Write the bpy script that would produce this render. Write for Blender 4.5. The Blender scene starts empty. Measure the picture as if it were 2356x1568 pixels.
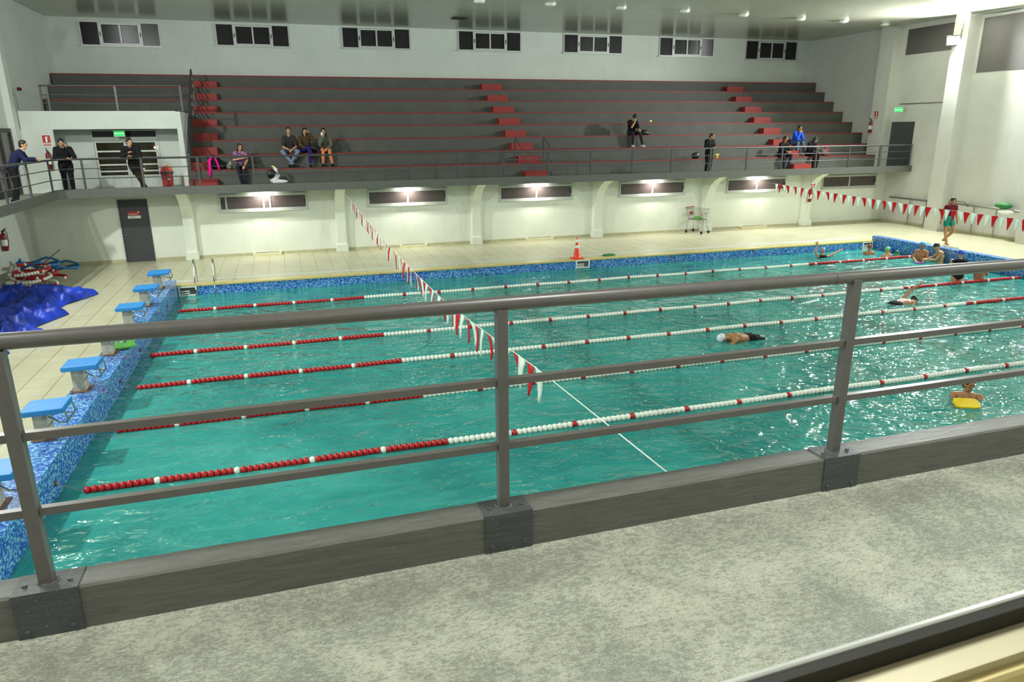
import bpy, math, random
import numpy as np
from mathutils import Vector, Matrix, Quaternion
random.seed(7)
sc = bpy.context.scene
C = sc.collection
PI = math.pi

# ------------------------------------------------------------------ camera, world, exposure, floodlights
def make_camera():
    yaw, pit, roll = 0.30317, -0.28927, -0.00823
    f = Vector((math.sin(yaw)*math.cos(pit), math.cos(yaw)*math.cos(pit), math.sin(pit)))
    r = Vector((math.cos(yaw), -math.sin(yaw), 0)); u = r.cross(f)
    r2 = r*math.cos(roll)+u*math.sin(roll); u2 = -r*math.sin(roll)+u*math.cos(roll)
    cd = bpy.data.cameras.new('camera'); cam = bpy.data.objects.new('camera', cd); C.objects.link(cam)
    M = Matrix((r2, u2, -f)).transposed().to_4x4(); M.translation = (3.2093, -22.2004, 4.2764)
    cam.matrix_world = M
    cd.sensor_width = 36; cd.lens = 36*1636.88/2356; cd.clip_start = 0.05; cd.clip_end = 200
    cd.dof.use_dof = True; cd.dof.focus_distance = 8.0; cd.dof.aperture_fstop = 11.0
    sc.camera = cam
make_camera()
sc.view_settings.view_transform = 'Standard'; sc.view_settings.look = 'None'
sc.view_settings.exposure = -0.6; sc.view_settings.gamma = 1.0
sc.cycles.use_denoising = True
sc.cycles.max_bounces = 7; sc.cycles.diffuse_bounces = 4; sc.cycles.glossy_bounces = 3
sc.cycles.caustics_reflective = False; sc.cycles.caustics_refractive = False
w = bpy.data.worlds.new('world'); sc.world = w; w.use_nodes = True
w.node_tree.nodes['Background'].inputs[0].default_value = (0.01, 0.012, 0.02, 1)

def area(name, loc, target, power, size, color=(1, 1, 1), sy=None):
    l = bpy.data.lights.new(name, 'AREA'); l.energy = power; l.size = size; l.color = color
    if sy: l.shape = 'RECTANGLE'; l.size_y = sy
    o = bpy.data.objects.new(name, l); C.objects.link(o); o.location = loc
    o.rotation_euler = (Vector(target)-Vector(loc)).to_track_quat('-Z', 'Y').to_euler()
    return o
COOL = (0.95, 1.0, 0.97)
# the floodlights of the hall: on the end walls and on the wall over the gallery; each aims across and up at the ceiling
FLOODS = [((29.15, 1.62, 7.5), (12, -9, 0), 2600), ((29.15, -7.2, 7.5), (13, -8, 0), 900), ((29.15, -15.5, 7.5), (14, -9, 0), 900),
          ((-4.3, -3.0, 7.6), (12, 0, 0), 1200), ((-4.3, -12.0, 7.6), (12, -5, 0), 1100)]
for i, (l, t, p) in enumerate(FLOODS):
    area('floodlight_lamp', l, t, p, 0.3, COOL, 0.2)
    area('floodlight_lamp', (l[0], l[1], l[2]+0.35), (l[0]*0.6+5, l[1]-2, 9.9), p*0.35, 0.4, COOL, 0.2)
FILL_LIGHTS = [(-0.5, -20.3), (6.0, -20.3), (12.5, -20.3)]  # added lamps out of view, there to brighten the near gallery floor
for x, y in FILL_LIGHTS:
    area('added_fill_light', (x, y, 8.36), (x, y+0.3, 0.0), 330, 0.3, (1, 1.0, 0.95), 1.1)

# ------------------------------------------------------------------ colours and materials
def S(r, g, b):
    c = [x/255 for x in (r, g, b)]
    return tuple(x/12.92 if x <= 0.04045 else ((x+0.055)/1.055)**2.4 for x in c)+(1,)
class NT:
    def __init__(s, name):
        s.m = bpy.data.materials.new(name); s.m.use_nodes = True; s.t = s.m.node_tree
        s.b = s.t.nodes['Principled BSDF']
    def n(s, typ, **kw):
        nd = s.t.nodes.new(typ)
        for k, v in kw.items():
            if k.startswith('i_'):
                key = k[2:].replace('_', ' ')
                nd.inputs[int(key) if key.isdigit() else key].default_value = v
            else: setattr(nd, k, v)
        return nd
    def l(s, a, b): s.t.links.new(a, b)
    def coord(s, scale=(1, 1, 1)):
        tc = s.n('ShaderNodeTexCoord'); mp = s.n('ShaderNodeMapping'); mp.inputs['Scale'].default_value = scale
        s.l(tc.outputs['Object'], mp.inputs[0]); return mp.outputs[0]
    def noise(s, v, scale, detail=4, rough=0.5, dist=0.0):
        nd = s.n('ShaderNodeTexNoise'); nd.inputs['Scale'].default_value = scale; nd.inputs['Detail'].default_value = detail
        nd.inputs['Roughness'].default_value = rough; nd.inputs['Distortion'].default_value = dist
        s.l(v, nd.inputs['Vector']); return nd.outputs[0]
    def ramp(s, f, stops, interp='LINEAR'):
        nd = s.n('ShaderNodeValToRGB'); cr = nd.color_ramp; cr.interpolation = interp
        while len(cr.elements) < len(stops): cr.elements.new(0.5)
        for e, (p, c) in zip(cr.elements, stops): e.position = p; e.color = c
        s.l(f, nd.inputs[0]); return nd.outputs[0]
    def mix(s, f, a, b, mode='MIX'):
        nd = s.n('ShaderNodeMix', data_type='RGBA', blend_type=mode)
        for inp, v in ((nd.inputs[0], f), (nd.inputs[6], a), (nd.inputs[7], b)):
            if isinstance(v, (float, int)): inp.default_value = v
            elif isinstance(v, tuple): inp.default_value = v
            else: s.l(v, inp)
        return nd.outputs[2]
    def math(s, op, a, b=None, c=None):
        nd = s.n('ShaderNodeMath', operation=op)
        for i, v in enumerate((a, b, c)):
            if v is None: continue
            if isinstance(v, (float, int)): nd.inputs[i].default_value = v
            else: s.l(v, nd.inputs[i])
        return nd.outputs[0]
    def bump(s, h, strength, dist=0.01):
        nd = s.n('ShaderNodeBump'); nd.inputs['Strength'].default_value = strength; nd.inputs['Distance'].default_value = dist
        s.l(h, nd.inputs['Height']); s.l(nd.outputs[0], s.b.inputs['Normal'])
    def set(s, color=None, rough=0.5, metal=0.0, spec=0.5):
        if color is not None:
            if isinstance(color, tuple): s.b.inputs['Base Color'].default_value = color
            else: s.l(color, s.b.inputs['Base Color'])
        s.b.inputs['Roughness'].default_value = rough; s.b.inputs['Metallic'].default_value = metal
        s.b.inputs['Specular IOR Level'].default_value = spec
        return s.m
def simple(name, col, rough=0.5, metal=0.0, var=0.12, scale=6.0, spec=0.5, emit=0):
    t = NT(name); v = t.coord(); f = t.noise(v, scale, 3)
    k = tuple(x*(1-var) for x in col[:3])+(1,); k2 = tuple(min(1, x*(1+var)) for x in col[:3])+(1,)
    c = t.ramp(f, [(0.3, k), (0.7, k2)])
    t.set(c, rough, metal, spec)
    if emit:
        t.b.inputs['Emission Color'].default_value = col; t.b.inputs['Emission Strength'].default_value = emit
    return t.m
def grid_lines(t, v, px, py, wdt, ax=(0, 1)):
    sep = t.n('ShaderNodeSeparateXYZ'); t.l(v, sep.inputs[0]); out = []
    for a, p in zip(ax, (px, py)):
        f = t.math('FRACT', t.math('DIVIDE', sep.outputs[a], p))
        out.append(t.math('LESS_THAN', f, wdt/p))
    return out
def m_block_wall(name, col, stain):
    t = NT(name); v = t.coord()
    n1 = t.noise(v, 0.7, 5, 0.6); n2 = t.noise(t.coord((1, 1, 0.25)), 2.2, 5, 0.7)
    c = t.ramp(n1, [(0.3, tuple(x*0.9 for x in col[:3])+(1,)), (0.7, col)])
    c = t.mix(t.ramp(n2, [(0.55, (0, 0, 0, 1)), (0.8, (1, 1, 1, 1))]), c, stain)
    # courses of blocks faintly showing through the paint
    sep = t.n('ShaderNodeSeparateXYZ'); t.l(v, sep.inputs[0])
    hz = t.math('FRACT', t.math('DIVIDE', sep.outputs[2], 0.2))
    line = t.math('LESS_THAN', hz, 0.06)
    h = t.math('ADD', t.math('MULTIPLY', line, -0.5), t.math('MULTIPLY', t.noise(v, 40, 3), 0.35))
    t.set(c, 0.55, 0, 0.4); t.bump(h, 0.35, 0.01); return t.m
M = {}
M['wall_low'] = m_block_wall('painted_block_white', S(230, 234, 222), S(212, 216, 198))
M['wall_up'] = m_block_wall('plaster_pale_grey', S(206, 211, 204), S(192, 196, 188))
M['wall_right'] = m_block_wall('plaster_white', S(208, 207, 202), S(194, 193, 184))
def m_ceiling():
    t = NT('ceiling_panels'); v = t.coord()
    a, b = grid_lines(t, v, 0.25, 6.0, 0.012)
    c = t.ramp(t.noise(v, 0.5, 3), [(0.3, S(168, 168, 150)), (0.7, S(180, 180, 163))])
    c = t.mix(t.math('MULTIPLY', t.math('MAXIMUM', a, b), 0.25), c, S(110, 110, 98))
    t.set(c, 0.22, 0, 0.6); t.bump(t.noise(t.coord((8, 0.3, 1)), 1.0, 2), 0.05, 0.02); return t.m
M['ceiling'] = m_ceiling()
def m_deck():
    t = NT('deck_tile'); v = t.coord()
    a, b = grid_lines(t, v, 0.5, 0.5, 0.02)
    n = t.noise(v, 1.2, 5, 0.6); n2 = t.noise(v, 14, 3)
    c = t.ramp(n, [(0.3, S(184, 180, 152)), (0.7, S(203, 200, 173))])
    c = t.mix(t.math('MULTIPLY', n2, 0.25), c, S(180, 174, 130))
    c = t.mix(t.math('MULTIPLY', a, 0.75), c, S(132, 122, 66))
    c = t.mix(t.math('MULTIPLY', b, 0.4), c, S(140, 130, 84))
    t.set(c, 0.3, 0, 0.5); t.bump(t.math('MAXIMUM', a, b), -0.3, 0.004); return t.m
M['deck'] = m_deck()
def m_mosaic(name, dark=False):
    t = NT(name); tc = t.n('ShaderNodeTexCoord')
    sn = t.n('ShaderNodeVectorMath', operation='SNAP'); sn.inputs[1].default_value = (0.028,)*3
    ad = t.n('ShaderNodeVectorMath', operation='ADD'); ad.inputs[1].default_value = (0.003,)*3
    t.l(tc.outputs['Object'], ad.inputs[0]); t.l(ad.outputs[0], sn.inputs[0])
    wn = t.n('ShaderNodeTexWhiteNoise', noise_dimensions='3D'); t.l(sn.outputs[0], wn.inputs['Vector'])
    blues = [(0.0, S(46, 92, 184)), (0.2, S(76, 138, 208)), (0.42, S(118, 180, 222)), (0.62, S(42, 68, 170)), (0.76, S(156, 208, 232)), (0.92, S(74, 122, 204))]
    c = t.ramp(wn.outputs['Value'], blues, 'CONSTANT')
    c = t.mix(t.math('MULTIPLY', t.noise(t.coord(), 2.2, 3), 0.35), c, S(48, 92, 160))
    a, b = grid_lines(t, ad.outputs[0], 0.028, 0.028, 0.003)
    t.set(c, 0.18, 0, 0.5); return t.m
M['mosaic'] = m_mosaic('blue_glass_mosaic')
def m_water():
    t = NT('pool_water'); v = t.coord()
    sep = t.n('ShaderNodeSeparateXYZ'); t.l(v, sep.inputs[0])
    c = t.ramp(t.noise(v, 0.35, 4, 0.6, 0.6), [(0.3, S(34, 118, 114)), (0.5, S(46, 140, 133)), (0.7, S(62, 156, 148))])
    st = t.noise(t.coord((0.6, 1.6, 1)), 1.1, 6, 0.65, 1.2)
    c = t.mix(t.ramp(st, [(0.5, (0, 0, 0, 1)), (0.75, (0.4, 0.4, 0.4, 1))]), c, S(92, 176, 160))  # paler streaks painted into the water colour in place of ceiling reflections
    t.set(c, 0.03, 0, 0.5); t.b.inputs['IOR'].default_value = 1.4
    # calm beside the starting blocks, choppy where people swim
    amp = t.n('ShaderNodeMapRange'); amp.inputs[1].default_value = 1.0; amp.inputs[2].default_value = 16.0
    amp.inputs[3].default_value = 0.25; amp.inputs[4].default_value = 1.0; t.l(sep.outputs[0], amp.inputs[0])
    far = t.n('ShaderNodeMapRange'); far.inputs[1].default_value = -13.0; far.inputs[2].default_value = -5.0
    far.inputs[3].default_value = 0.1; far.inputs[4].default_value = 0.8; t.l(sep.outputs[1], far.inputs[0])
    am = t.math('MAXIMUM', amp.outputs[0], far.outputs[0])
    w1 = t.noise(t.coord((1.0, 1.5, 1)), 1.5, 1, 0.5, 0.6)
    w2 = t.noise(t.coord((1.0, 1.3, 1)), 4.5, 1, 0.5, 1.0)
    w3 = t.noise(v, 13, 1, 0.5)
    h = t.math('ADD', t.math('ADD', t.math('MULTIPLY', w1, 0.2), t.math('MULTIPLY', w2, 0.085)), t.math('MULTIPLY', w3, 0.012))
    h = t.math('MULTIPLY', h, am)
    t.bump(h, 1.0, 0.9); return t.m
M['water'] = m_water()
def m_gallery_floor():
    t = NT('worn_painted_concrete'); v = t.coord()
    st = t.coord((1.0, 2.2, 1))
    n1 = t.noise(v, 2.3, 8, 0.66, 0.3); n2 = t.noise(st, 30, 8, 0.78, 0.5); n3 = t.noise(st, 90, 5, 0.8); n4 = t.noise(v, 0.8, 3)
    c = t.ramp(n1, [(0.35, S(150, 152, 140)), (0.55, S(170, 172, 156)), (0.75, S(184, 186, 168))])
    worn = t.ramp(t.math('ADD', t.math('MULTIPLY', n2, 0.75), t.math('MULTIPLY', n1, 0.25)), [(0.47, (1, 1, 1, 1)), (0.52, (0, 0, 0, 1))])
    c = t.mix(t.math('MULTIPLY', worn, 0.62), c, S(112, 116, 104))
    spk = t.ramp(n3, [(0.39, (1, 1, 1, 1)), (0.45, (0, 0, 0, 1))])
    c = t.mix(t.math('MULTIPLY', spk, 0.55), c, S(84, 86, 70))
    lt = t.ramp(n3, [(0.57, (0, 0, 0, 1)), (0.64, (1, 1, 1, 1))])
    c = t.mix(t.math('MULTIPLY', lt, 0.5), c, S(222, 222, 204))
    vo = t.n('ShaderNodeTexVoronoi', feature='DISTANCE_TO_EDGE'); vo.inputs['Scale'].default_value = 1.5
    t.l(t.coord((1, 0.5, 1)), vo.inputs['Vector'])
    crack = t.math('LESS_THAN', vo.outputs[0], 0.006)
    t.set(c, 0.6, 0, 0.3)
    t.bump(t.math('ADD', t.math('MULTIPLY', n2, 0.6), t.math('MULTIPLY', n3, 0.5)), 0.5, 0.006); return t.m
M['gfloor'] = m_gallery_floor()
def m_curb(name, c1, c2, chips=0.3):
    t = NT(name); v = t.coord(); st = t.coord((1, 5, 9))
    n1 = t.noise(st, 5, 6, 0.65, 0.8); n2 = t.noise(t.coord((3, 12, 14)), 12, 5, 0.7)
    c = t.ramp(n1, [(0.3, c1), (0.7, c2)])
    ch = t.ramp(n2, [(0.63, (0, 0, 0, 1)), (0.67, (1, 1, 1, 1))])
    c = t.mix(t.math('MULTIPLY', ch, chips), c, S(170, 168, 140))
    t.set(c, 0.5, 0, 0.4); t.bump(n1, 0.35, 0.008); return t.m
M['curb'] = m_curb('grey_painted_curb', S(84, 84, 80), S(104, 103, 98))
M['plate'] = m_curb('chipped_steel_plate', S(62, 64, 67), S(80, 82, 84), 0.8)
M['beam'] = m_curb('grey_painted_beam', S(84, 86, 82), S(98, 99, 94), 0.05)
M['tier'] = simple('grandstand_grey', S(78, 79, 74), 0.7, var=0.1, scale=2)
M['red_step'] = simple('red_step_paint', S(142, 40, 36), 0.6, var=0.1)
M['red_line'] = simple('red_nosing_paint', S(122, 36, 32), 0.6, var=0.15)
M['rail'] = simple('grey_rail_enamel', S(92, 88, 86), 0.32, 0.0, 0.05, 20, 0.6)
M['rail_far'] = simple('dark_grey_rail_enamel', S(66, 67, 68), 0.4, 0, 0.05, 20)
M['alu'] = simple('white_aluminium', S(192, 196, 190), 0.4, 0.1, 0.05)
M['sillalu'] = simple('warm_aluminium', S(196, 190, 158), 0.35, 0.25, 0.05)
M['sillcream'] = simple('cream_aluminium', S(226, 210, 150), 0.3, 0.2, 0.03)
M['gasket'] = simple('black_rubber', S(38, 37, 34), 0.6, var=0.05)
M['glassdark'] = simple('night_window_glass', S(40, 38, 40), 0.15, 0, 0.15, 1.5, 0.25)
M['glassgrain'] = simple('patterned_window_glass', S(82, 72, 72), 0.25, 0, 0.35, 30, 0.6)
M['panel_dark'] = simple('dark_wall_panel', S(84, 80, 80), 0.6, 0, 0.08, 1.5)
M['door_dark'] = simple('charcoal_door_paint', S(62, 63, 66), 0.5, 0, 0.05)
M['white'] = simple('white_plastic', S(236, 238, 228), 0.35, var=0.04)
M['lampwhite'] = simple('lamp_diffuser_white', S(240, 242, 230), 0.4, var=0.02)
M['black'] = simple('black_plastic', S(26, 26, 27), 0.5, var=0.1)
M['chrome'] = simple('chrome', S(200, 200, 196), 0.15, 1.0, 0.05)
M['steel'] = simple('brushed_steel', S(150, 150, 146), 0.35, 0.9, 0.08)
M['concrete'] = simple('stained_concrete', S(176, 172, 156), 0.7, 0, 0.25, 9)
M['rust'] = simple('rusty_base', S(112, 86, 70), 0.8, 0, 0.3, 20)
M['blockblue'] = simple('blue_platform', S(40, 132, 204), 0.45, 0, 0.06, 8)
M['tarp'] = simple('blue_tarpaulin', S(22, 54, 168), 0.45, 0, 0.45, 2.0)
M['red'] = simple('red_plastic', S(178, 26, 30), 0.35, 0, 0.12, 10)
M['cone'] = simple('orange_red_cone', S(236, 58, 22), 0.45, 0, 0.05)
M['orange'] = simple('orange_plastic', S(226, 84, 20), 0.4, 0, 0.05)
M['binred'] = simple('dark_red_plastic', S(140, 26, 26), 0.4, 0, 0.08)
M['extred'] = simple('extinguisher_red', S(120, 24, 28), 0.3, 0, 0.1)
M['flagred'] = simple('red_pennant', S(214, 32, 44), 0.6, 0, 0.08)
M['flagwhite'] = simple('white_pennant', S(234, 242, 234), 0.6, 0, 0.04)
M['green'] = simple('green_foam', S(36, 120, 58), 0.6, 0, 0.2, 10)
M['greenlight'] = simple('bright_green_foam', S(84, 172, 56), 0.6, 0, 0.2, 14)
M['yellow'] = simple('yellow_foam', S(240, 204, 10), 0.5, 0, 0.06)
M['purple'] = simple('purple_foam', S(120, 70, 170), 0.5, 0, 0.06)
M['ropeblue'] = simple('blue_foam_tube', S(44, 112, 178), 0.6, 0, 0.1)
M['yellowtile'] = simple('yellowed_edge_tile', S(206, 190, 122), 0.35, 0, 0.1, 5)
M['skirt'] = simple('beige_skirting_tile', S(184, 180, 150), 0.5, 0, 0.1, 5)
M['grate'] = simple('white_overflow_grate', S(206, 208, 196), 0.5, 0, 0.12, 60)
M['vent'] = simple('cream_vent_box', S(222, 218, 180), 0.5, 0, 0.06)
M['exit'] = simple('green_lit_sign', S(30, 200, 96), 0.5, 0, 0.05, emit=1.2)
M['exittext'] = simple('white_lit_letters', S(190, 255, 210), 0.5, 0, 0.02, emit=1.5)
M['signred'] = simple('red_sign', S(168, 42, 36), 0.5, 0, 0.05)
M['lit'] = simple('lamp_glow', (1.0, 0.98, 0.92, 1), 0.5, 0, 0.01, emit=60)
M['litwarm'] = simple('warm_lamp_glow', (1.0, 0.93, 0.5, 1), 0.5, 0, 0.01, emit=9)
M['underlit'] = simple('bulkhead_glow', (1.0, 0.98, 0.84, 1), 0.5, 0, 0.01, emit=14)
M['spark'] = simple('orange_indicator_glow', (1.0, 0.4, 0.05, 1), 0.5, 0, 0.01, emit=6)
M['wood'] = simple('lit_corridor_wall', S(96, 86, 58), 0.6, 0, 0.2, 3)
def m_clear():
    t = NT('clear_pane_glass'); tr = t.n('ShaderNodeBsdfTransparent'); tr.inputs[0].default_value = (1, 1, 1, 1)
    out = [n for n in t.t.nodes if n.type == 'OUTPUT_MATERIAL'][0]
    t.l(tr.outputs[0], out.inputs['Surface']); t.t.nodes.remove(t.b); return t.m
M['clear'] = m_clear()
def m_doorglass():
    t = NT('reflective_door_glass'); tr = t.n('ShaderNodeBsdfTransparent'); mx = t.n('ShaderNodeMixShader'); mx.inputs[0].default_value = 0.35
    out = [n for n in t.t.nodes if n.type == 'OUTPUT_MATERIAL'][0]
    t.set(S(60, 56, 44), 0.1, 0, 0.6)
    t.l(tr.outputs[0], mx.inputs[1]); t.l(t.b.outputs[0], mx.inputs[2]); t.l(mx.outputs[0], out.inputs['Surface']); return t.m
M['doorglass'] = m_doorglass()
def m_skin(name, c):
    t = NT(name); v = t.coord(); cc = t.ramp(t.noise(v, 5, 3), [(0.3, tuple(x*0.88 for x in c[:3])+(1,)), (0.7, c)])
    t.set(cc, 0.45, 0, 0.4); t.b.inputs['Subsurface Weight'].default_value = 0.0; return t.m
M['skin'] = m_skin('skin', S(196, 150, 112)); M['skin2'] = m_skin('tanned_skin', S(172, 122, 82))
M['mouth'] = simple('lips', S(140, 74, 66), 0.5); M['eye'] = simple('dark_eyes', S(28, 22, 20), 0.3)
def cloth(name, c, var=0.15, scale=30): return simple('cloth_'+name, c, 0.85, 0, var, scale, 0.2)
M['hair'] = simple('black_hair', S(28, 24, 22), 0.6, 0, 0.3, 40); M['hairb'] = simple('brown_hair', S(62, 42, 30), 0.6, 0, 0.3, 40)
def m_pattern(name, a, b, c, sc_=38):
    t = NT(name); v = t.coord(); vo = t.n('ShaderNodeTexVoronoi'); vo.inputs['Scale'].default_value = sc_; t.l(v, vo.inputs['Vector'])
    col = t.ramp(vo.outputs['Color'], [(0.0, a), (0.4, b), (0.65, c)], 'CONSTANT'); t.set(col, 0.85, 0, 0.2); return t.m
M['floral'] = m_pattern('floral_cloth', S(66, 58, 96), S(150, 130, 158), S(176, 96, 120))
def m_stripe(name, a, b, p=0.06):
    t = NT(name); v = t.coord(); sep = t.n('ShaderNodeSeparateXYZ'); t.l(v, sep.inputs[0])
    f = t.math('LESS_THAN', t.math('FRACT', t.math('DIVIDE', sep.outputs[2], p)), 0.5)
    t.set(t.mix(f, a, b), 0.85, 0, 0.2); return t.m
M['stripes'] = m_stripe('striped_cloth', S(48, 40, 36), S(104, 76, 44))

# ------------------------------------------------------------------ mesh building
class MB:
    def __init__(s): s.v = []; s.f = []; s.mi = []; s.cur = 0; s.sm = []; s.smooth = False
    def mat(s, i): s.cur = i; return s
    def add(s, vs, fs, smooth=None):
        o = len(s.v); s.v += [tuple(v) for v in vs]; s.f += [tuple(o+i for i in f) for f in fs]
        s.mi += [s.cur]*len(fs); s.sm += [s.smooth if smooth is None else smooth]*len(fs); return s
    def box(s, x0, x1, y0, y1, z0, z1, mtx=None):
        s.nb = getattr(s, 'nb', 0)+1; e = 0.0001*(s.nb % 23)
        x0 -= e; y0 -= e; z0 -= e; x1 += e; y1 += e; z1 += e
        vs = [Vector((x, y, z)) for x in (x0, x1) for y in (y0, y1) for z in (z0, z1)]
        if mtx: vs = [mtx @ v for v in vs]
        return s.add(vs, [(0, 1, 3, 2), (4, 6, 7, 5), (0, 4, 5, 1), (2, 3, 7, 6), (0, 2, 6, 4), (1, 5, 7, 3)], False)
    def prism(s, prof, a0, a1, axis='x'):
        def P(p, a):
            return {'x': (a, p[0], p[1]), 'y': (p[0], a, p[1]), 'z': (p[0], p[1], a)}[axis]
        n = len(prof); vs = [P(p, a0) for p in prof]+[P(p, a1) for p in prof]
        fs = [(i, (i+1) % n, n+(i+1) % n, n+i) for i in range(n)]+[tuple(range(n))[::-1], tuple(range(n, 2*n))]
        return s.add(vs, fs, False)
    def cone(s, p0, p1, r0, r1, seg=12, caps=True):
        p0 = Vector(p0); p1 = Vector(p1); d = (p1-p0); q = d.to_track_quat('Z', 'Y') if d.length > 1e-9 else Quaternion()
        vs = []
        for p, r in ((p0, r0), (p1, r1)):
            vs += [p+q @ Vector((r*math.cos(2*PI*i/seg), r*math.sin(2*PI*i/seg), 0)) for i in range(seg)]
        s.add(vs, [(i, (i+1) % seg, seg+(i+1) % seg, seg+i) for i in range(seg)], True)
        if caps: s.add(vs, [tuple(range(seg))[::-1], tuple(range(seg, 2*seg))], False)
        return s
    def bar(s, p0, p1, w_, h_):
        p0 = Vector(p0); p1 = Vector(p1); d = (p1-p0).normalized()
        up = Vector((0, 0, 1)) if abs(d.z) < 0.95 else Vector((0, 1, 0))
        r = d.cross(up).normalized(); u = r.cross(d)
        vs = [p+r*a*w_/2+u*b*h_/2 for p in (p0, p1) for a, b in ((-1, -1), (1, -1), (1, 1), (-1, 1))]
        return s.add(vs, [(0, 1, 5, 4), (1, 2, 6, 5), (2, 3, 7, 6), (3, 0, 4, 7), (3, 2, 1, 0), (4, 5, 6, 7)], False)
    def tube(s, pts, r, seg=8):
        pts = [Vector(p) for p in pts]; n = len(pts); vs = []; up = Vector((0.013, 0.021, 1))
        for i, p in enumerate(pts):
            d = (pts[min(i+1, n-1)]-pts[max(i-1, 0)]).normalized()
            a = d.cross(up)
            if a.length < 0.05: a = d.cross(Vector((0, 1, 0.01)))
            a.normalize(); b = d.cross(a)
            rr = r[i] if isinstance(r, (list, tuple)) else r
            vs += [p+a*rr*math.cos(2*PI*k/seg)+b*rr*math.sin(2*PI*k/seg) for k in range(seg)]
        fs = [(i*seg+k, i*seg+(k+1) % seg, (i+1)*seg+(k+1) % seg, (i+1)*seg+k) for i in range(n-1) for k in range(seg)]
        s.add(vs, fs, True); return s.add(vs, [tuple(range(seg))[::-1], tuple(range((n-1)*seg, n*seg))], False)
    def lathe(s, prof, seg=16, o=(0, 0, 0), axis='z'):
        vs = []
        for r, z in prof:
            for k in range(seg):
                a = 2*PI*k/seg; x, y = r*math.cos(a), r*math.sin(a)
                vs.append({'z': (o[0]+x, o[1]+y, o[2]+z), 'x': (o[0]+z, o[1]+x, o[2]+y), 'y': (o[0]+x, o[1]+z, o[2]+y)}[axis])
        fs = [(i*seg+k, i*seg+(k+1) % seg, (i+1)*seg+(k+1) % seg, (i+1)*seg+k) for i in range(len(prof)-1) for k in range(seg)]
        s.add(vs, fs, True); n = len(prof)
        return s.add(vs, [tuple(range(seg))[::-1], tuple(range((n-1)*seg, n*seg))], False)
    def ball(s, c, r, seg=12, rings=8, rot=None):
        r = Vector(r) if not isinstance(r, (int, float)) else Vector((r, r, r)); vs = []
        c = Vector(c)
        for i in range(1, rings):
            th = PI*i/rings
            for k in range(seg):
                a = 2*PI*k/seg; p = Vector((r.x*math.sin(th)*math.cos(a), r.y*math.sin(th)*math.sin(a), r.z*math.cos(th)))
                vs.append(c+(rot @ p if rot else p))
        for sg in (1, -1):
            p = Vector((0, 0, sg*r.z)); vs.append(c+(rot @ p if rot else p))
        t = len(vs)-2; b = t+1
        fs = [(i*seg+k, (i+1)*seg+k, (i+1)*seg+(k+1) % seg, i*seg+(k+1) % seg) for i in range(rings-2) for k in range(seg)]
        fs += [(t, k, (k+1) % seg) for k in range(seg)]+[(b, (rings-2)*seg+(k+1) % seg, (rings-2)*seg+k) for k in range(seg)]
        return s.add(vs, fs, True)
    def capsule(s, p0, p1, r0, r1, seg=10):
        p0 = Vector(p0); p1 = Vector(p1); d = p1-p0; L = d.length; q = d.to_track_quat('Z', 'Y') if L > 1e-6 else Quaternion()
        prof = [(r0*math.sin(a), -r0*math.cos(a)) for a in (PI*0.02, PI/6, PI/3, PI/2)]+[(r1*math.sin(a), L-r1*math.cos(a)) for a in (PI/2, PI*2/3, PI*5/6, PI*0.98)]
        vs = [p0+q @ Vector((r*math.cos(2*PI*k/seg), r*math.sin(2*PI*k/seg), z)) for r, z in prof for k in range(seg)]
        n = len(prof)
        fs = [(i*seg+k, i*seg+(k+1) % seg, (i+1)*seg+(k+1) % seg, (i+1)*seg+k) for i in range(n-1) for k in range(seg)]
        fs += [tuple(range(seg))[::-1], tuple(range((n-1)*seg, n*seg))]
        return s.add(vs, fs, True)
    def mesh(s, name, mats):
        me = bpy.data.meshes.new(name); me.from_pydata(s.v, [], s.f)
        for m in (mats if isinstance(mats, (list, tuple)) else [mats]): me.materials.append(M[m] if isinstance(m, str) else m)
        me.polygons.foreach_set('material_index', s.mi); me.polygons.foreach_set('use_smooth', s.sm); me.update(); return me
    def obj(s, name, mats, parent=None, loc=None, bevel=0):
        o = bpy.data.objects.new(name, s.mesh(name, mats)); C.objects.link(o)
        if parent: o.parent = parent
        if loc is not None: o.location = loc
        if bevel:
            b = o.modifiers.new('bevel', 'BEVEL'); b.width = bevel; b.segments = 2; b.limit_method = 'ANGLE'
        return o
def tag(o, label=None, cat=None, group=None, kind=None):
    if label: o['label'] = label
    if cat: o['category'] = cat
    if group: o['group'] = group
    if kind: o['kind'] = kind
    return o
def thing(name, label, cat, loc=(0, 0, 0), rz=0, group=None, kind=None):
    o = bpy.data.objects.new(name, None); C.objects.link(o); o.location = loc; o.rotation_euler = (0, 0, rz)
    o.empty_display_size = 0.1
    return tag(o, label, cat, group, kind)
def struct(name, mb, mats, parent=None, label=None, cat=None, bevel=0):
    o = mb.obj(name, mats, parent, bevel=bevel)
    if not parent: tag(o, label, cat or stem(name), kind='structure')
    return o
def stem(n): return n.split('_')[0]
def dup(root, loc=None, rz=None, label=None, group=None):
    r = root.copy(); C.objects.link(r)
    if loc is not None: r.location = loc
    if rz is not None: r.rotation_euler = (0, 0, rz)
    if label: r['label'] = label
    if group: r['group'] = group
    def rec(a, b):
        for ch in list(a.children):
            c = ch.copy(); C.objects.link(c); c.parent = b; rec(ch, c)
    rec(root, r)
    return r
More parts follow.
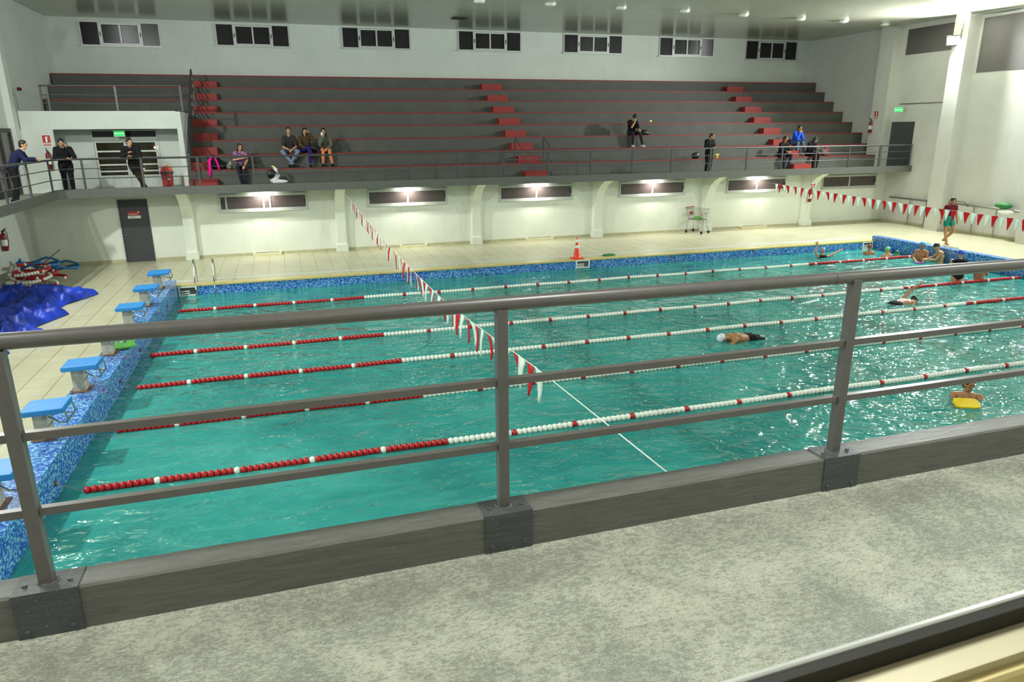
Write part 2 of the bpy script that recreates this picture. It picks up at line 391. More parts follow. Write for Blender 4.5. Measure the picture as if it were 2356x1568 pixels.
def text(body, size, mat, parent, loc, rot, name='lettering', depth=0.003, bold=0.0):
    cu = bpy.data.curves.new(name, 'FONT'); cu.body = body; cu.size = size; cu.extrude = depth; cu.offset = bold
    cu.align_x = 'CENTER'; cu.align_y = 'CENTER'
    tmp = bpy.data.objects.new('tmp', cu); C.objects.link(tmp)
    dg = bpy.context.evaluated_depsgraph_get(); me = bpy.data.meshes.new_from_object(tmp.evaluated_get(dg))
    bpy.data.objects.remove(tmp); bpy.data.curves.remove(cu)
    me.materials.clear(); me.materials.append(M[mat]); o = bpy.data.objects.new(name, me); C.objects.link(o)
    o.parent = parent; o.location = loc; o.rotation_euler = rot; return o

# ------------------------------------------------------------------ room
ZC = 8.5; ZW = -0.304; H = 0.17; YB = 4.85; YU = 10.9; XL = -4.8; XR = 29.9; XR2 = 29.9
GF = 2.40; CT = 2.585; CB = 2.33; YF = 3.42   # far gallery floor, curb top, beam bottom, front line
YN = -19.2; NG = 2.285; NC = 2.5              # near railing line, near gallery floor, near curb top
TY = 5.17; TD = 0.72; TZ = 3.0; TH = 0.49

b = MB().box(XL, -0.3, -19, YB, -0.3, 0).box(-0.3, 25.28, 0.28, YB, -0.3, 0).box(25.28, XR, -19, YB, -0.3, 0)
b.box(-0.3, 25.28, -19, -16.78, -0.3, 0).box(-0.3, 0, 0, 0.28, -0.3, 0).box(25, 25.28, 0.1, 0.28, -0.3, 0)
struct('floor', b, 'deck', label='cream tiled pool deck around the swimming pool', cat='floor')
b = MB().box(-0.48, 0, -16.9, 0, 0, H).box(-0.29, 0, -16.9, 0, -1.5, 0)
struct('trim_1', b, 'mosaic', label='blue mosaic starting ledge under the starting blocks', cat='pool edge')
b = MB().box(25, 25.32, -16.9, 0.12, 0, H).box(25, 25.27, -16.9, 0.1, -1.5, 0)
struct('trim_2', b, 'mosaic', label='raised blue mosaic edge at the far end of the pool', cat='pool edge')
b = MB().box(0, 25, 0, 0.27, -1.5, -0.042).box(0, 25, -16.77, -16.5, -1.5, -0.035).box(0, 25, -16.5, 0, -1.6, -1.5)
struct('trim_3', b, 'mosaic', label='blue mosaic long sides and bottom of the pool', cat='pool wall')
b = MB().box(0, 25, -0.03, 0.3, -0.04, 0.006)
struct('trim_4', b, 'yellowtile', label='yellowed tile lip along the far long side of the pool', cat='pool edge')
b = MB()
b.box(-0.2, 25, 0.62, 0.82, 0.0, 0.008)
struct('trim_5', b, 'grate', label='white overflow grating strip running along the far deck', cat='grating')
# water as a fine grid
b = MB(); b.add([(0, -16.5, ZW), (25, -16.5, ZW), (25, 0, ZW), (0, 0, ZW)], [(0, 1, 2, 3)], True)
struct('water', b, 'water', label='rippled turquoise water filling the swimming pool', cat='water')

b = MB().box(XL, XR, YB, YB+0.25, 0, CB+0.1)
struct('wall_back', b, 'wall_low', label='white painted block wall below the spectator gallery', cat='wall')
b = MB().box(XL-0.2, XR+0.2, YU, YU+0.25, 0, ZC+0.2)
struct('wall_rear', b, 'wall_up', label='pale upper wall with a row of seven windows above the stands', cat='wall')
b = MB().box(XL-0.25, XL, -22, YU+0.2, -0.3, ZC+0.2)
struct('wall_left', b, 'wall_up', label='pale end wall behind the starting blocks', cat='wall')
b = MB().box(XR, XR+0.25, -22, YU+0.2, -0.3, ZC+0.2)
struct('wall_right', b, 'wall_right', label='white end wall with dark high panels and an exit door', cat='wall')
b = MB().box(XL, XR, -22.0, YU, ZC, ZC+0.2)
struct('ceiling', b, 'ceiling', label='glossy grey panelled ceiling over the pool', cat='ceiling')
# wall on the camera's side with the window opening it is seen through
b = MB().box(XL, 1.6, -21.95, -21.75, NG, ZC).box(5.6, XR, -21.95, -21.75, NG, ZC).box(1.6, 5.6, -21.95, -21.75, NG, 3.66).box(1.6, 5.6, -21.95, -21.75, 5.6, ZC)
struct('wall_near', b, 'wall_up', label='wall of the viewing room behind the gallery', cat='wall')
b = MB().box(XL, XR, -22.0, -19.0-0.13-0.2, -0.3, 0)
# pilasters
b = MB().box(XL, -4.62, 4.62, 5.0, 0, ZC)
struct('trim_6', b, 'wall_up', label='white pilaster on the end wall beside the dark glass door', cat='pilaster')
for i, (y0, y1, x0) in enumerate([(4.95, 5.75, 29.45), (1.15, 1.8, 29.3), (-3.2, -2.35, 29.3), (-7.5, -6.9, 29.3), (-12, -11.4, 29.3)]):
    b = MB().box(x0, XR, y0, y1, 0, ZC)
    struct('pilaster', b, 'wall_right', label=['white pilaster between the stands and the grey exit door', 'white pilaster that carries the bright floodlight', 'white pilaster past the walking lifeguard, near the green float', 'white pilaster on the end wall outside the picture', 'white pilaster on the end wall outside the picture'][i], cat='pilaster')
# skirting
b = MB()
b.box(XL, XR, YB-0.02, YB, 0, 0.1)
struct('baseboard_back', b, 'skirt', label='thin beige skirting along the foot of the block wall', cat='baseboard')
b = MB().box(XR-0.02, XR, -16, YB, 0, 0.12)
struct('baseboard_right', b, 'skirt', label='thin beige skirting along the foot of the end wall', cat='baseboard')
# columns with corbels under the gallery
names = ['first white column, beside the charcoal store door', 'white column touching the start of the long flag line', 'white column third from the store door', 'white column nearest the orange cone', 'white column standing behind the shopping cart', 'white column carrying a fire extinguisher and its sign']
for k in range(6):
    xr = 0.14+5.11*k; b = MB()
    b.prism([(YB, 0), (4.52, 0), (4.52, 0.28), (4.57, 0.32), (4.57, 1.15), (4.5, 1.55), (4.3, 1.9), (4.0, 2.15), (3.6, CB), (YB, CB)], xr-0.34, xr)
    b.box(xr-0.38, xr+0.03, 4.47, YB, 0, 0.26)
    struct('column', b, 'wall_low', label=names[k], cat='column', bevel=0.01)

# ------------------------------------------------------------------ far gallery
b = MB()
b.prism([(YF, CB), (YF, CT), (YF+0.15, CT), (YF+0.15, GF), (YB+0.4, GF), (YB+0.4, CB+0.06), (YF+0.3, CB+0.06), (YF+0.3, CB)], -3.35, XR-0.02)
b.prism([(-3.35, CB), (-3.35, CT), (-3.5, CT), (-3.5, GF), (XL, GF), (XL, CB+0.06), (-3.65, CB+0.06), (-3.65, CB)], -19.0, YF, 'y')
b.box(XL, -3.35, YF, YB+0.4, CB+0.06, GF)
b.prism([(-3.35, YF), (-3.35, 2.9), (-2.6, YF)], CB, CT, 'z')
struct('trim_7', b, 'beam', label='grey concrete gallery running along the stands and the end wall', cat='gallery')
b = MB().box(XL, -3.5, -19, YB+0.4, GF, GF+0.004).box(XL, 0.1, YB, 6.3, GF, GF+0.004).box(-3.5, XR, YF+0.15, TY, GF, GF+0.004)
struct('gallery_floor', b, 'gfloor', label='pale concrete walkway of the far gallery', cat='floor')

# grandstand
gs = thing('grandstand', 'wide grey concrete grandstand with red edged rows and red steps', 'grandstand')
for j in range(8):
    y0 = TY+TD*j; z1 = TZ+TH*j; x0 = 0.12 if j <= 3 else -4.75
    if j == 4: x0 = 0.12
    b = MB(); b.box(x0, XR-0.01, y0, YU-0.01 if j == 7 else y0+TD+0.02, GF if j < 5 else z1-TH-0.15, z1)
    b.mat(1).box(x0, XR-0.01, y0-0.006, y0+0.05, z1-0.045, z1+0.004)
    b.obj('row', ['tier', 'red_line'], gs)
def stair(xb, xt):
    for j in range(8):
        t = j/7; x0 = xb+(xt-xb)*t
        b = MB(); z0 = (GF if j == 0 else TZ+TH*(j-1)); b.box(x0, x0+0.92, TY+TD*j-0.36, TY+TD*j, z0, (z0+TZ+TH*j)/2)
        b.obj('step', 'red_step', gs)
stair(0.14, 0.14); stair(12.25, 11.95); stair(24.75, 24.4)

# entrance block
b = MB()
b.box(XL, -0.04, 5.15, 5.35, 4.38, 4.95).box(XL, -0.04, 5.35, 8.75, 4.55, 4.9)
b.box(-0.04, 0.115, 5.15, 8.75, GF, 4.93)
b.box(XL, -4.62, 5.15, 6.3, GF, 4.4)
struct('wall_entrance', b, 'wall_up', label='white parapet and recess over the gallery entrance', cat='wall')
b = MB().box(XL, -2.9, 6.2, 6.35, GF, 4.4).box(-0.82, -0.05, 6.2, 6.35, GF, 4.4)
struct('wall_doorway', b, 'wall_up', label='white wall around the gallery entrance doors', cat='wall')
b = MB().box(XL, -0.05, 8.35, 8.4, GF, 4.5).box(-2.92, -2.86, 6.35, 8.35, GF, 4.5).box(-0.86, -0.8, 6.35, 8.35, GF, 4.5).box(-2.9, -0.8, 6.35, 8.35, GF-0.02, GF)
struct('wall_corridor', b, 'wood', label='dim corridor wall seen through the entrance doors', cat='wall')
# entrance doors
d = thing('door_1', 'white framed double entrance door with slatted glass under exit sign', 'door', kind='structure')
x0, x1, zt = -2.9, -0.82, 4.36; yd = 6.22
b = MB(); b.box(x0, x0+0.05, yd-0.04, yd, GF, zt).box(x1-0.05, x1, yd-0.04, yd, GF, zt).box(x0, x1, yd-0.04, yd, zt-0.04, zt).box(x0, x1, yd-0.05, yd, 4.0, 4.12)
b.obj('door_frame', 'alu', d)
MB().box(x0+0.05, x1-0.05, yd+0.02, yd+0.03, 4.12, zt-0.04).obj('transom_pane', 'glassdark', d)
for k in range(2):
    xa = x0+0.06+k*0.985; xb = xa+0.975
    b = MB(); b.box(xa, xa+0.06, yd-0.03, yd, GF, 4.0).box(xb-0.06, xb, yd-0.03, yd, GF, 4.0).box(xa, xb, yd-0.03, yd, 3.94, 4.0)
    for z in (3.65, 3.42, 3.2, 2.98): b.box(xa, xb, yd-0.03, yd, z-0.03, z+0.025)
    b.box(xa, xb, yd-0.03, yd, GF, 2.84)
    dl = b.obj('door_leaf', 'alu', d)
    MB().box(xa+0.06, xb-0.06, yd-0.012, yd-0.006, 2.8, 3.95).obj('pane', 'doorglass', dl)
    hx = xb-0.1 if k == 0 else xa+0.1
    MB().tube([(hx, yd-0.03, 3.0), (hx, yd-0.09, 3.02), (hx, yd-0.09, 3.38), (hx, yd-0.03, 3.4)], 0.012).obj('handle', 'chrome', dl)
for i, (x, y, z, r) in enumerate([(-1.15, 7.4, 3.72, 0.16), (-1.85, 7.0, 2.95, 0.12)]):
    lm = MB().ball((0, 0, 0), (r, 0.08, r*0.42)).obj('wall_lamp', 'litwarm', loc=(x, 8.3, z))
    tag(lm, ['oval warm lamp glowing behind the upper slats of the entrance door', 'small warm lamp glowing behind the low slats of the entrance door'][i], 'lamp')
# exit signs
def exit_sign(loc, rz, label, hang):
    t = thing('exit_sign', label, 'sign', loc, rz)
    MB().box(-0.17, 0.17, -0.025, 0.025, -0.1, 0.1).obj('sign_case', 'white', t)
    MB().box(-0.155, 0.155, -0.03, -0.026, -0.085, 0.085).obj('lit_face', 'exit', t)
    text('SALIDA', 0.085, 'exittext', t, (0, -0.032, 0.0), (PI/2, 0, 0), bold=0.002)
    if hang: MB().box(-0.14, 0.14, -0.02, 0.02, 0.1, 0.115).cone((0, 0, 0.1), (0, 0, 0.22), 0.008, 0.008).obj('hanger', 'steel', t)
    return t
exit_sign((-1.92, 5.7, 4.2), 0, 'green exit sign hanging in front of the entrance doors', False).location.z = 4.24
MB().cone((-1.92, 5.7, 4.34), (-1.92, 5.7, 4.56), 0.008, 0.008).obj('hanger', 'steel', bpy.data.objects['exit_sign'], loc=(1.92, -5.7, -4.24))
e2 = exit_sign((29.55, 4.27, 4.96), -0.9, 'green exit sign on a long bracket over the grey end wall door', True)
b = MB().tube([(29.55, 4.27, 5.2), (29.5, 1.8, 5.2)], 0.018)
tag(b.obj('conduit', 'rail_far'), 'thin dark conduit from the pilaster out to the exit sign', 'conduit')

# parapet railing over the entrance
pr = thing('parapet_railing', 'dark railing on top of the white entrance parapet', 'railing')
MB().tube([(-3.95, 5.25, 5.72), (0.25, 5.25, 5.76)], 0.03).obj('top_rail', 'rail_far', pr)
for z in (5.2, 5.45): MB().tube([(-3.95, 5.25, z), (0.2, 5.25, z)], 0.014).obj('bar', 'rail_far', pr)
for x in (-3.92, -3.72, -1.76, 0.2): MB().box(x-0.03, x+0.03, 5.23, 5.29, 4.94, 5.74).obj('post', 'rail_far', pr)
# sloping handrail down the first stair
hr = bpy.data.objects.new('handrail', None); C.objects.link(hr); hr.parent = gs
for dz in (0, -0.28, -0.56):
    MB().tube([(0.24, 9.2, 6.55+dz), (0.24, 5.2, 3.95+dz), (0.24, 4.7, 3.6+dz)], 0.035 if dz == 0 else 0.02).obj('rail', 'rail_far', hr)
for k in range(5):
    y = 4.75+k*1.08; zg = GF if y < TY else TZ+TH*math.floor((y-TY)/TD)
    MB().box(0.2, 0.28, y-0.04, y+0.04, zg, 3.6+max(0, (y-4.7))*0.655).obj('post', 'rail_far', hr)


# ------------------------------------------------------------------ windows
wn = 0
def upper_window(x0, x1, z0, z1, label):
    global wn; wn += 1
    y = YU; W = x1-x0; root = thing('window_%d' % wn, label, 'window', kind='structure')
    b = MB(); f = 0.03
    b.box(x0, x1, y-0.05, y+0.01, z1-f, z1).box(x0, x1, y-0.05, y+0.01, z0, z0+f).box(x0, x0+f, y-0.05, y+0.01, z0, z1).box(x1-f, x1, y-0.05, y+0.01, z0, z1)
    b.box(x0-0.04, x1+0.04, y-0.1, y, z0-0.04, z0)
    b.obj('window_frame', 'alu', root)
    b = MB(); a0, a1 = x0+W*0.25, x0+W*0.75
    for xa, xb in ((a0, a0+(a1-a0)/2), (a0+(a1-a0)/2, a1)):
        b.box(xa, xb, y-0.07, y-0.03, z1-0.1, z1-0.04).box(xa, xb, y-0.07, y-0.03, z0+0.03, z0+0.09)
    b.box(a0-0.06, a0+0.06, y-0.07, y-0.03, z0+0.03, z1-0.04).box(a1-0.06, a1+0.06, y-0.07, y-0.03, z0+0.03, z1-0.04)
    b.box((a0+a1)/2-0.03, (a0+a1)/2+0.03, y-0.07, y-0.03, z0+0.03, z1-0.04)
    sh = b.obj('sash', 'alu', root)
    MB().box(a0-0.02, a0+0.01, y-0.09, y-0.07, (z0+z1)/2-0.1, (z0+z1)/2+0.06).box(a1-0.01, a1+0.02, y-0.09, y-0.07, (z0+z1)/2-0.1, (z0+z1)/2+0.06).obj('latch', 'black', sh)
    MB().box(x0+f, x1-f, y-0.02, y-0.01, z0+f, z1-f).obj('pane', 'glassdark', root)
ul = ['high window over the entrance, first in the row of seven', 'high window above the top of the first red stair', 'high window third from the entrance end', 'high window above the middle red stair', 'high window fifth from the entrance end', 'high window sixth from the entrance end', 'high window nearest the floodlight corner, last of the seven']
for k, (a, c_) in enumerate([(-3.67, -0.88), (1.18, 4.0), (6.15, 9.03), (11.18, 14.09), (16.18, 19.15), (21.13, 24.12), (25.97, 29.02)]):
    upper_window(a, c_, [7.5, 7.6, 7.63, 7.65, 7.65, 7.62, 7.55][k], [8.36, 8.43, 8.45, 8.46, 8.46, 8.46, 8.44][k], ul[k])
ll = ['low sliding window between the first two columns, with brown panes', 'low sliding window between the second and third column', 'low sliding window above the orange cone', 'low sliding window just before the shopping cart', 'low sliding window where the red pennants begin', 'low unlit window beside the end wall']
for k, (a, c_) in enumerate([(1.02, 3.97), (6.14, 9.1), (11.21, 14.25), (16.33, 19.34), (21.41, 24.4), (26.35, 29.35)]):
    wn += 1; z0, z1 = 1.58, 2.17; y = YB; root = thing('window_%d' % wn, ll[k], 'window', kind='structure'); f = 0.05
    b = MB().box(a, c_, y-0.06, y+0.01, z1-f, z1).box(a, c_, y-0.06, y+0.01, z0, z0+f).box(a, a+f, y-0.06, y+0.01, z0, z1).box(c_-f, c_, y-0.06, y+0.01, z0, z1)
    b.box(a-0.03, c_+0.03, y-0.08, y, z0-0.03, z0)
    b.obj('window_frame', 'alu', root)
    m = (a+c_)/2; b = MB().box(m-0.04, m+0.02, y-0.05, y-0.01, z0+f, z1-f)
    if k == 0: b.box(m+0.18, m+0.23, y-0.05, y-0.01, z0+f, z1-f).box(a+0.2, a+0.25, y-0.05, y-0.01, z0+f, z1-f)
    b.box(a+f, c_-f, y-0.045, y-0.015, z0+f, z0+f+0.035).box(a+f, c_-f, y-0.045, y-0.015, z1-f-0.035, z1-f)
    sh = b.obj('sash', 'alu', root)
    MB().box(a+f+0.01, a+f+0.03, y-0.07, y-0.05, 1.8, 1.95).box(c_-f-0.03, c_-f-0.01, y-0.07, y-0.05, 1.8, 1.95).obj('latch', 'black', sh)
    MB().box(a+f, c_-f, y-0.02, y-0.012, z0+f, z1-f).obj('pane', 'glassgrain', root)
    if k < 5:   # bulkhead lamp over each window, under the gallery
        lt = thing('bulkhead_lamp', 'lit lamp under the gallery over the ' + ['brown paned first low window', 'low window between second and third column', 'low window above the orange cone', 'low window before the shopping cart', 'low window where the red pennants begin'][k], 'lamp', (m, YB-0.28, 2.3), group=None)
        MB().box(-0.2, 0.2, -0.07, 0.07, 0, 0.085).obj('lamp_housing', 'white', lt)
        MB().box(-0.18, 0.18, -0.055, 0.055, -0.03, 0).obj('diffuser', 'underlit', lt)
        l = area('bulkhead_light', (m, YB-0.28, 2.25), (m, YB-0.05, 0.6), 60, 0.35, (1, 0.99, 0.86), 0.1); l.data.spread = PI*0.95
# dark panels high on the end wall
for (y0, y1, z0, z1, lb) in [(2.0, 4.66, 7.26, 8.3, 'smaller dark rectangular panel high on the end wall behind the floodlight'), (-2.2, 1.0, 6.28, 8.28, 'larger dark rectangular panel high on the end wall')]:
    wn += 1
    struct('window_%d' % wn, MB().box(XR-0.02, XR+0.01, y0, y1, z0, z1), 'panel_dark', label=lb, cat='panel')
# doors
d = thing('door_2', 'charcoal store room door with a red and white sign', 'door', kind='structure')
MB().box(-2.15, -2.1, YB-0.05, YB, 0, 2.1).box(-1.3, -1.25, YB-0.05, YB, 0, 2.1).box(-2.15, -1.25, YB-0.05, YB, 2.05, 2.1).obj('door_frame', 'door_dark', d)
dl = MB().box(-2.1, -1.3, YB-0.035, YB-0.005, 0.01, 2.05).obj('door_leaf', 'door_dark', d)
MB().ball((-2.03, YB-0.08, 0.93), 0.032).cone((-2.03, YB-0.08, 0.93), (-2.03, YB-0.03, 0.93), 0.012, 0.02).obj('knob', 'chrome', dl)
sg = thing('door_sign', 'small red and white name plate on the charcoal door', 'sign', (-1.7, YB-0.04, 1.58))
MB().box(-0.19, 0.19, -0.006, 0, 0.0, 0.14).obj('red_plate', 'signred', sg)
MB().box(-0.2, 0.2, -0.008, 0, -0.1, -0.01).obj('white_plate', 'white', sg)
text('DEPOSITO', 0.062, 'white', sg, (-0.02, -0.008, 0.04), (PI/2, 0, 0)); text('depósito', 0.05, 'black', sg, (-0.06, -0.01, -0.055), (PI/2, 0, 0))
MB().cone((0.14, -0.009, 0.11), (0.14, -0.003, 0.11), 0.025, 0.025).obj('emblem', 'white', sg)
d = thing('door_3', 'dark framed glass door on the end wall at gallery level', 'door', kind='structure')
b = MB()
for y in (1.9, 2.75, 3.6, 4.5): b.box(XL, XL+0.06, y-0.06, y+0.06, GF, 4.4)
b.box(XL, XL+0.06, 1.9, 4.56, 4.3, 4.42).box(XL, XL+0.06, 1.9, 4.56, 3.12, 3.24).box(XL, XL+0.06, 1.9, 4.56, GF, GF+0.2)
b.obj('door_frame', 'black', d); MB().box(XL, XL+0.02, 1.9, 4.5, GF, 4.35).obj('pane', 'glassgrain', d)
d = thing('door_4', 'slate grey door on the end wall at gallery level', 'door', kind='structure')
MB().box(XR-0.03, XR, 3.62, 4.88, GF, 4.45).obj('door_leaf', 'door_dark', d)

# ------------------------------------------------------------------ railings
fr = thing('gallery_railing', 'long dark grey railing along the edge of the far gallery', 'railing')
ZR = 3.49
MB().tube([(-3.42, -6.0, ZR), (-3.42, 2.7, ZR), (-3.38, 3.2, ZR), (-3.1, YF+0.07, ZR), (XR-0.1, YF+0.07, ZR-0.02)], 0.032, 10).obj('top_rail', 'rail_far', fr)
for z in (2.9, 3.2):
    MB().tube([(-3.42, -6.0, z), (-3.42, 2.8, z), (-3.1, YF+0.07, z), (XR-0.1, YF+0.07, z)], 0.014, 6).obj('bar', 'rail_far', fr)
for x in [-2.7, -1.03, 0.63, 2.31, 4.05, 5.8, 7.5, 9.25, 10.98, 12.72, 14.45, 16.2, 17.9, 19.65, 21.35, 23.05, 24.75, 26.45, 28.1, 29.75]:
    wd = 0.03 if x != 28.1 else 0.06
    MB().box(x-wd, x+wd, YF+0.05, YF+0.09, CT-0.01, ZR-0.02).obj('post', 'rail_far', fr)
for y in (-5.0, -2.9, -1.15, 0.75, 2.75):
    MB().box(-3.44, -3.4, y-0.03, y+0.03, CT-0.01, ZR-0.02).obj('post', 'rail_far', fr)
for i, x in enumerate((12.05, 13.25)):
    MB().tube([(x, 4.6, GF), (x, 4.6, 3.45), (x, 4.75, 3.6), (x, 5.4, 3.95), (x, 5.5, 3.9), (x, 5.5, 3.0)], 0.022).obj('handrail', 'rail_far', gs)

nr = thing('railing', 'grey steel railing crossing in front of the pool on the near gallery curb', 'railing')
def nz(x, z): return z-0.006*(x-4.0)
MB().tube([(-1.5, YN-0.005, nz(-1.5, 3.522)), (4.1, YN, nz(4.1, 3.522))], 0.0325, 24).obj('top_rail', 'rail', nr)
MB().tube([(4.105, YN, nz(4.1, 3.522)), (12, YN+0.01, nz(12, 3.522))], 0.0325, 24).obj('top_rail', 'rail', nr)
MB().cone((4.095, YN, 3.521), (4.11, YN, 3.521), 0.0335, 0.0335, 24).obj('weld_ring', 'rail', nr)
MB().cone((5.925, YN, 3.51), (5.94, YN, 3.51), 0.0333, 0.0333, 24).obj('weld_ring', 'rail', nr)
POSTS = (0.06, 2.13, 4.095, 6.06, 8.0, 9.95)
for x in POSTS:
    p = MB().box(x-0.026, x+0.026, YN-0.03, YN+0.022, NC-0.002, 3.5).obj('post', 'rail', nr, bevel=0.003)
    pl = MB().box(x-0.115, x+0.125, YN-0.075, YN+0.068, NC-0.004, NC+0.004).box(x-0.115, x+0.125, YN-0.084, YN-0.072, NG+0.012, NC+0.004)
    for dx in (-0.08, 0.085):
        pl.cone((x+dx, YN-0.084, NG+0.045), (x+dx, YN-0.094, NG+0.045), 0.011, 0.009, 8)
        pl.cone((x+dx, YN-0.02, NC+0.004), (x+dx, YN-0.02, NC+0.012), 0.011, 0.009, 8)
    pl.cone((x, YN, NC), (x, YN, NC+0.01), 0.045, 0.038, 12)
    pl.obj('base_plate', 'plate', nr)
for a, c_ in zip(POSTS[:-1], POSTS[1:]):
    for z in (3.147, 2.822):
        MB().box(a+0.026, c_-0.026, YN-0.018, YN+0.018, z-0.015, z+0.019).obj('bar', 'rail', nr, bevel=0.002)
b = MB().prism([(YN+0.08, 2.0), (YN+0.08, NC-0.01), (YN+0.07, NC), (YN-0.065, NC), (YN-0.075, NC-0.01), (YN-0.08, NG-0.02), (YN-0.08, 2.0)], XL, XR)
struct('curb', b, 'curb', label='grey painted concrete curb under the near railing', cat='curb')
b = MB().box(XL, XR, -21.75, YN-0.07, 2.0, NG)
struct('floor_gallery', b, 'gfloor', label='worn pale concrete floor of the near gallery', cat='floor')
b = MB().prism([(YN-0.075, NG), (YN-0.075, NG+0.02), (YN-0.11, NG+0.004), (YN-0.16, NG)], XL, XR)
struct('trim_8', b, 'gfloor', label='rough pale mortar fillet where curb meets gallery floor', cat='mortar')
struct('wall_undergallery', MB().box(XL, XR, -19.15, -19.0, -0.3, 2.02), 'wall_low', label='wall below the near gallery', cat='wall')

# window frame the photograph looks over
wf = thing('window_50', 'metal window sill and black gasket crossing below the camera', 'window', kind='structure')
def sl(prof):  # profile (y, z) swept along x with a slight slope
    b = MB(); n = len(prof); vs = []
    for x in (1.6, 5.6):
        vs += [(x, y, z+0.041*(x-3.573)) for y, z in prof]
    b.add(vs, [(i, (i+1) % n, n+(i+1) % n, n+i) for i in range(n)]+[tuple(range(n))[::-1], tuple(range(n, 2*n))], False); return b
sl([(-21.745, 3.79), (-21.75, 3.7915), (-21.752, 3.79), (-21.752, 3.70), (-21.745, 3.70)]).obj('pane_edge', 'alu', wf)
sl([(-21.7525, 3.788), (-21.76, 3.785), (-21.76, 3.7), (-21.7525, 3.7)]).obj('gasket', 'gasket', wf)
sl([(-21.755, 3.765), (-21.79, 3.764), (-21.792, 3.6), (-21.755, 3.6)]).obj('bottom_track', 'sillalu', wf)
sl([(-21.79, 3.752), (-21.797, 3.752), (-21.80, 3.748), (-21.80, 3.6), (-21.79, 3.6)]).obj('track_lip', 'sillcream', wf)
sl([(-21.8, 3.715), (-21.84, 3.70), (-21.95, 3.70), (-21.95, 3.6), (-21.8, 3.6)]).obj('sill', 'sillalu', wf)
MB().box(1.6, 5.6, -21.7495, -21.7475, 3.78, 5.58).obj('pane', 'clear', wf)

# ------------------------------------------------------------------ pool equipment
EYE = Vector((3.2093, -22.2004, 4.2764))
def bead_mesh(mat):
    b = MB(); b.lathe([(0.02, -0.042), (0.038, -0.036), (0.053, -0.013), (0.053, 0.013), (0.038, 0.036), (0.02, 0.042)], 10, axis='x')
    b.smooth = False; return b.mesh('float', mat)
B_RED = bead_mesh('flagred_bead' if 'flagred_bead' in M else 'red'); B_WHITE = bead_mesh('white')
ropes = [(-2.1, 0.25, 5.14, 20.2, 'lane rope next to the far long side of the pool'), (-6.15, 0.17, 5.14, 20.2, 'lane rope second from the far side, near the paddling group'),
         (-8.23, 0.26, 5.2, 20.2, 'lane rope third from the far side, beside the white capped swimmer'), (-10.33, 0.3, 5.2, 20.1, 'lane rope fourth from the far side, just past the white capped swimmer'),
         (-12.4, 0.3, 5.2, 20.2, 'lane rope closest to the gallery, crossing low in view')]
PITCH = 0.085
for (y, xs, xa, xb, lb) in ropes:
    t = thing('lane_rope', 'red and white ' + lb, 'lane rope', (0, y, ZW+0.02), group=None)
    MB().tube([(0.0, 0, 0.17), (xs, 0, 0.01), (24.85, 0, 0.01), (25.0, 0, 0.17)], 0.006, 6).obj('cable', 'steel', t)
    for xe in (0.012, 24.988): MB().cone((xe-0.01, 0, 0.17), (xe+0.01, 0, 0.17), 0.035, 0.035, 12).obj('anchor', 'rust', t)
    fl = []
    n = int((24.85-xs)/PITCH); per = 12
    i0 = round((xa-xs)/PITCH)
    for i in range(n):
        x = xs+0.05+i*PITCH; k = (i-i0) % per; red = x < xa or x > xb
        mark = (k == 0) and i != i0
        isred = red != mark
        px = Vector((x, y, ZW)); fl.append(((px-EYE).length, x, isred, i))
    fl.sort(); near, rest = fl[:100], fl[100:]
    for _, x, r_, i in near:
        o = bpy.data.objects.new('float', B_RED if r_ else B_WHITE); C.objects.link(o); o.parent = t
        o.location = (x, 0.006*math.sin(x*2.1+y), 0.01+0.006*math.sin(x*1.7+y)); o.rotation_euler = (0.4*math.sin(i*1.7), 0, 0)
    b = MB()
    for _, x, r_, i in rest:
        b.mat(0 if r_ else 1); c0 = (x, 0.006*math.sin(x*2.1+y), 0.01+0.006*math.sin(x*1.7+y))
        b.lathe([(0.02, -0.042), (0.038, -0.036), (0.053, -0.013), (0.053, 0.013), (0.038, 0.036), (0.02, 0.042)], 8, c0, 'x')
    o = b.obj('float', ['red', 'white'], t); o['kind'] = 'stuff'
# starting blocks, one for each lane
def start_block():
    t = thing('starting_block', '', 'starting block')
    pts = [(-0.05, 0.64), (-0.05, 0.56), (-0.55, 0.50), (-0.55, 0.595)]
    b = MB().prism([(0.03, 0.655), (0.03, 0.575), (-0.5, 0.565), (-0.5, 0.645)], -0.25, 0.25, 'y')
    b.obj('platform', 'blockblue', t, bevel=0.012)
    MB().box(-0.4, -0.22, -0.12, 0.12, H+0.01, 0.56).obj('pedestal', 'concrete', t, bevel=0.006)
    MB().box(-0.45, -0.17, -0.18, 0.18, H, H+0.015).cone((-0.42, -0.14, H+0.01), (-0.42, -0.14, H+0.03), 0.012, 0.012).cone((-0.2, -0.14, H+0.01), (-0.2, -0.14, H+0.03), 0.012, 0.012).obj('foot_plate', 'rust', t)
    b = MB()
    for sy in (-0.19, 0.19): b.tube([(-0.2, sy*0.6, 0.5), (-0.05, sy, 0.43), (0.03, sy, 0.42), (0.055, sy, 0.47), (0.03, sy, 0.58)], 0.014)
    b.tube([(0.04, -0.19, 0.43), (0.04, 0.19, 0.43)], 0.014)
    b.obj('grip', 'chrome', t); return t
sb0 = start_block()
sbl = ['blue starting block nearest the pool ladder', 'blue starting block second from the pool ladder', 'blue starting block beside the tip of the blue tarpaulin', 'blue starting block with the green foam board at its foot',
       'blue starting block just below the top rail, with stained concrete pedestal', 'blue starting block just above the upper rail bar', 'blue starting block partly hidden by the near railing post at the picture edge']
for k, y in enumerate((-1.1, -3.15, -5.2, -7.3, -9.4, -11.4, -13.45)):
    o = sb0 if k == 0 else dup(sb0)
    o.location = (0, y, 0); o['label'] = sbl[k]; o['group'] = 'starting blocks along the blue ledge'
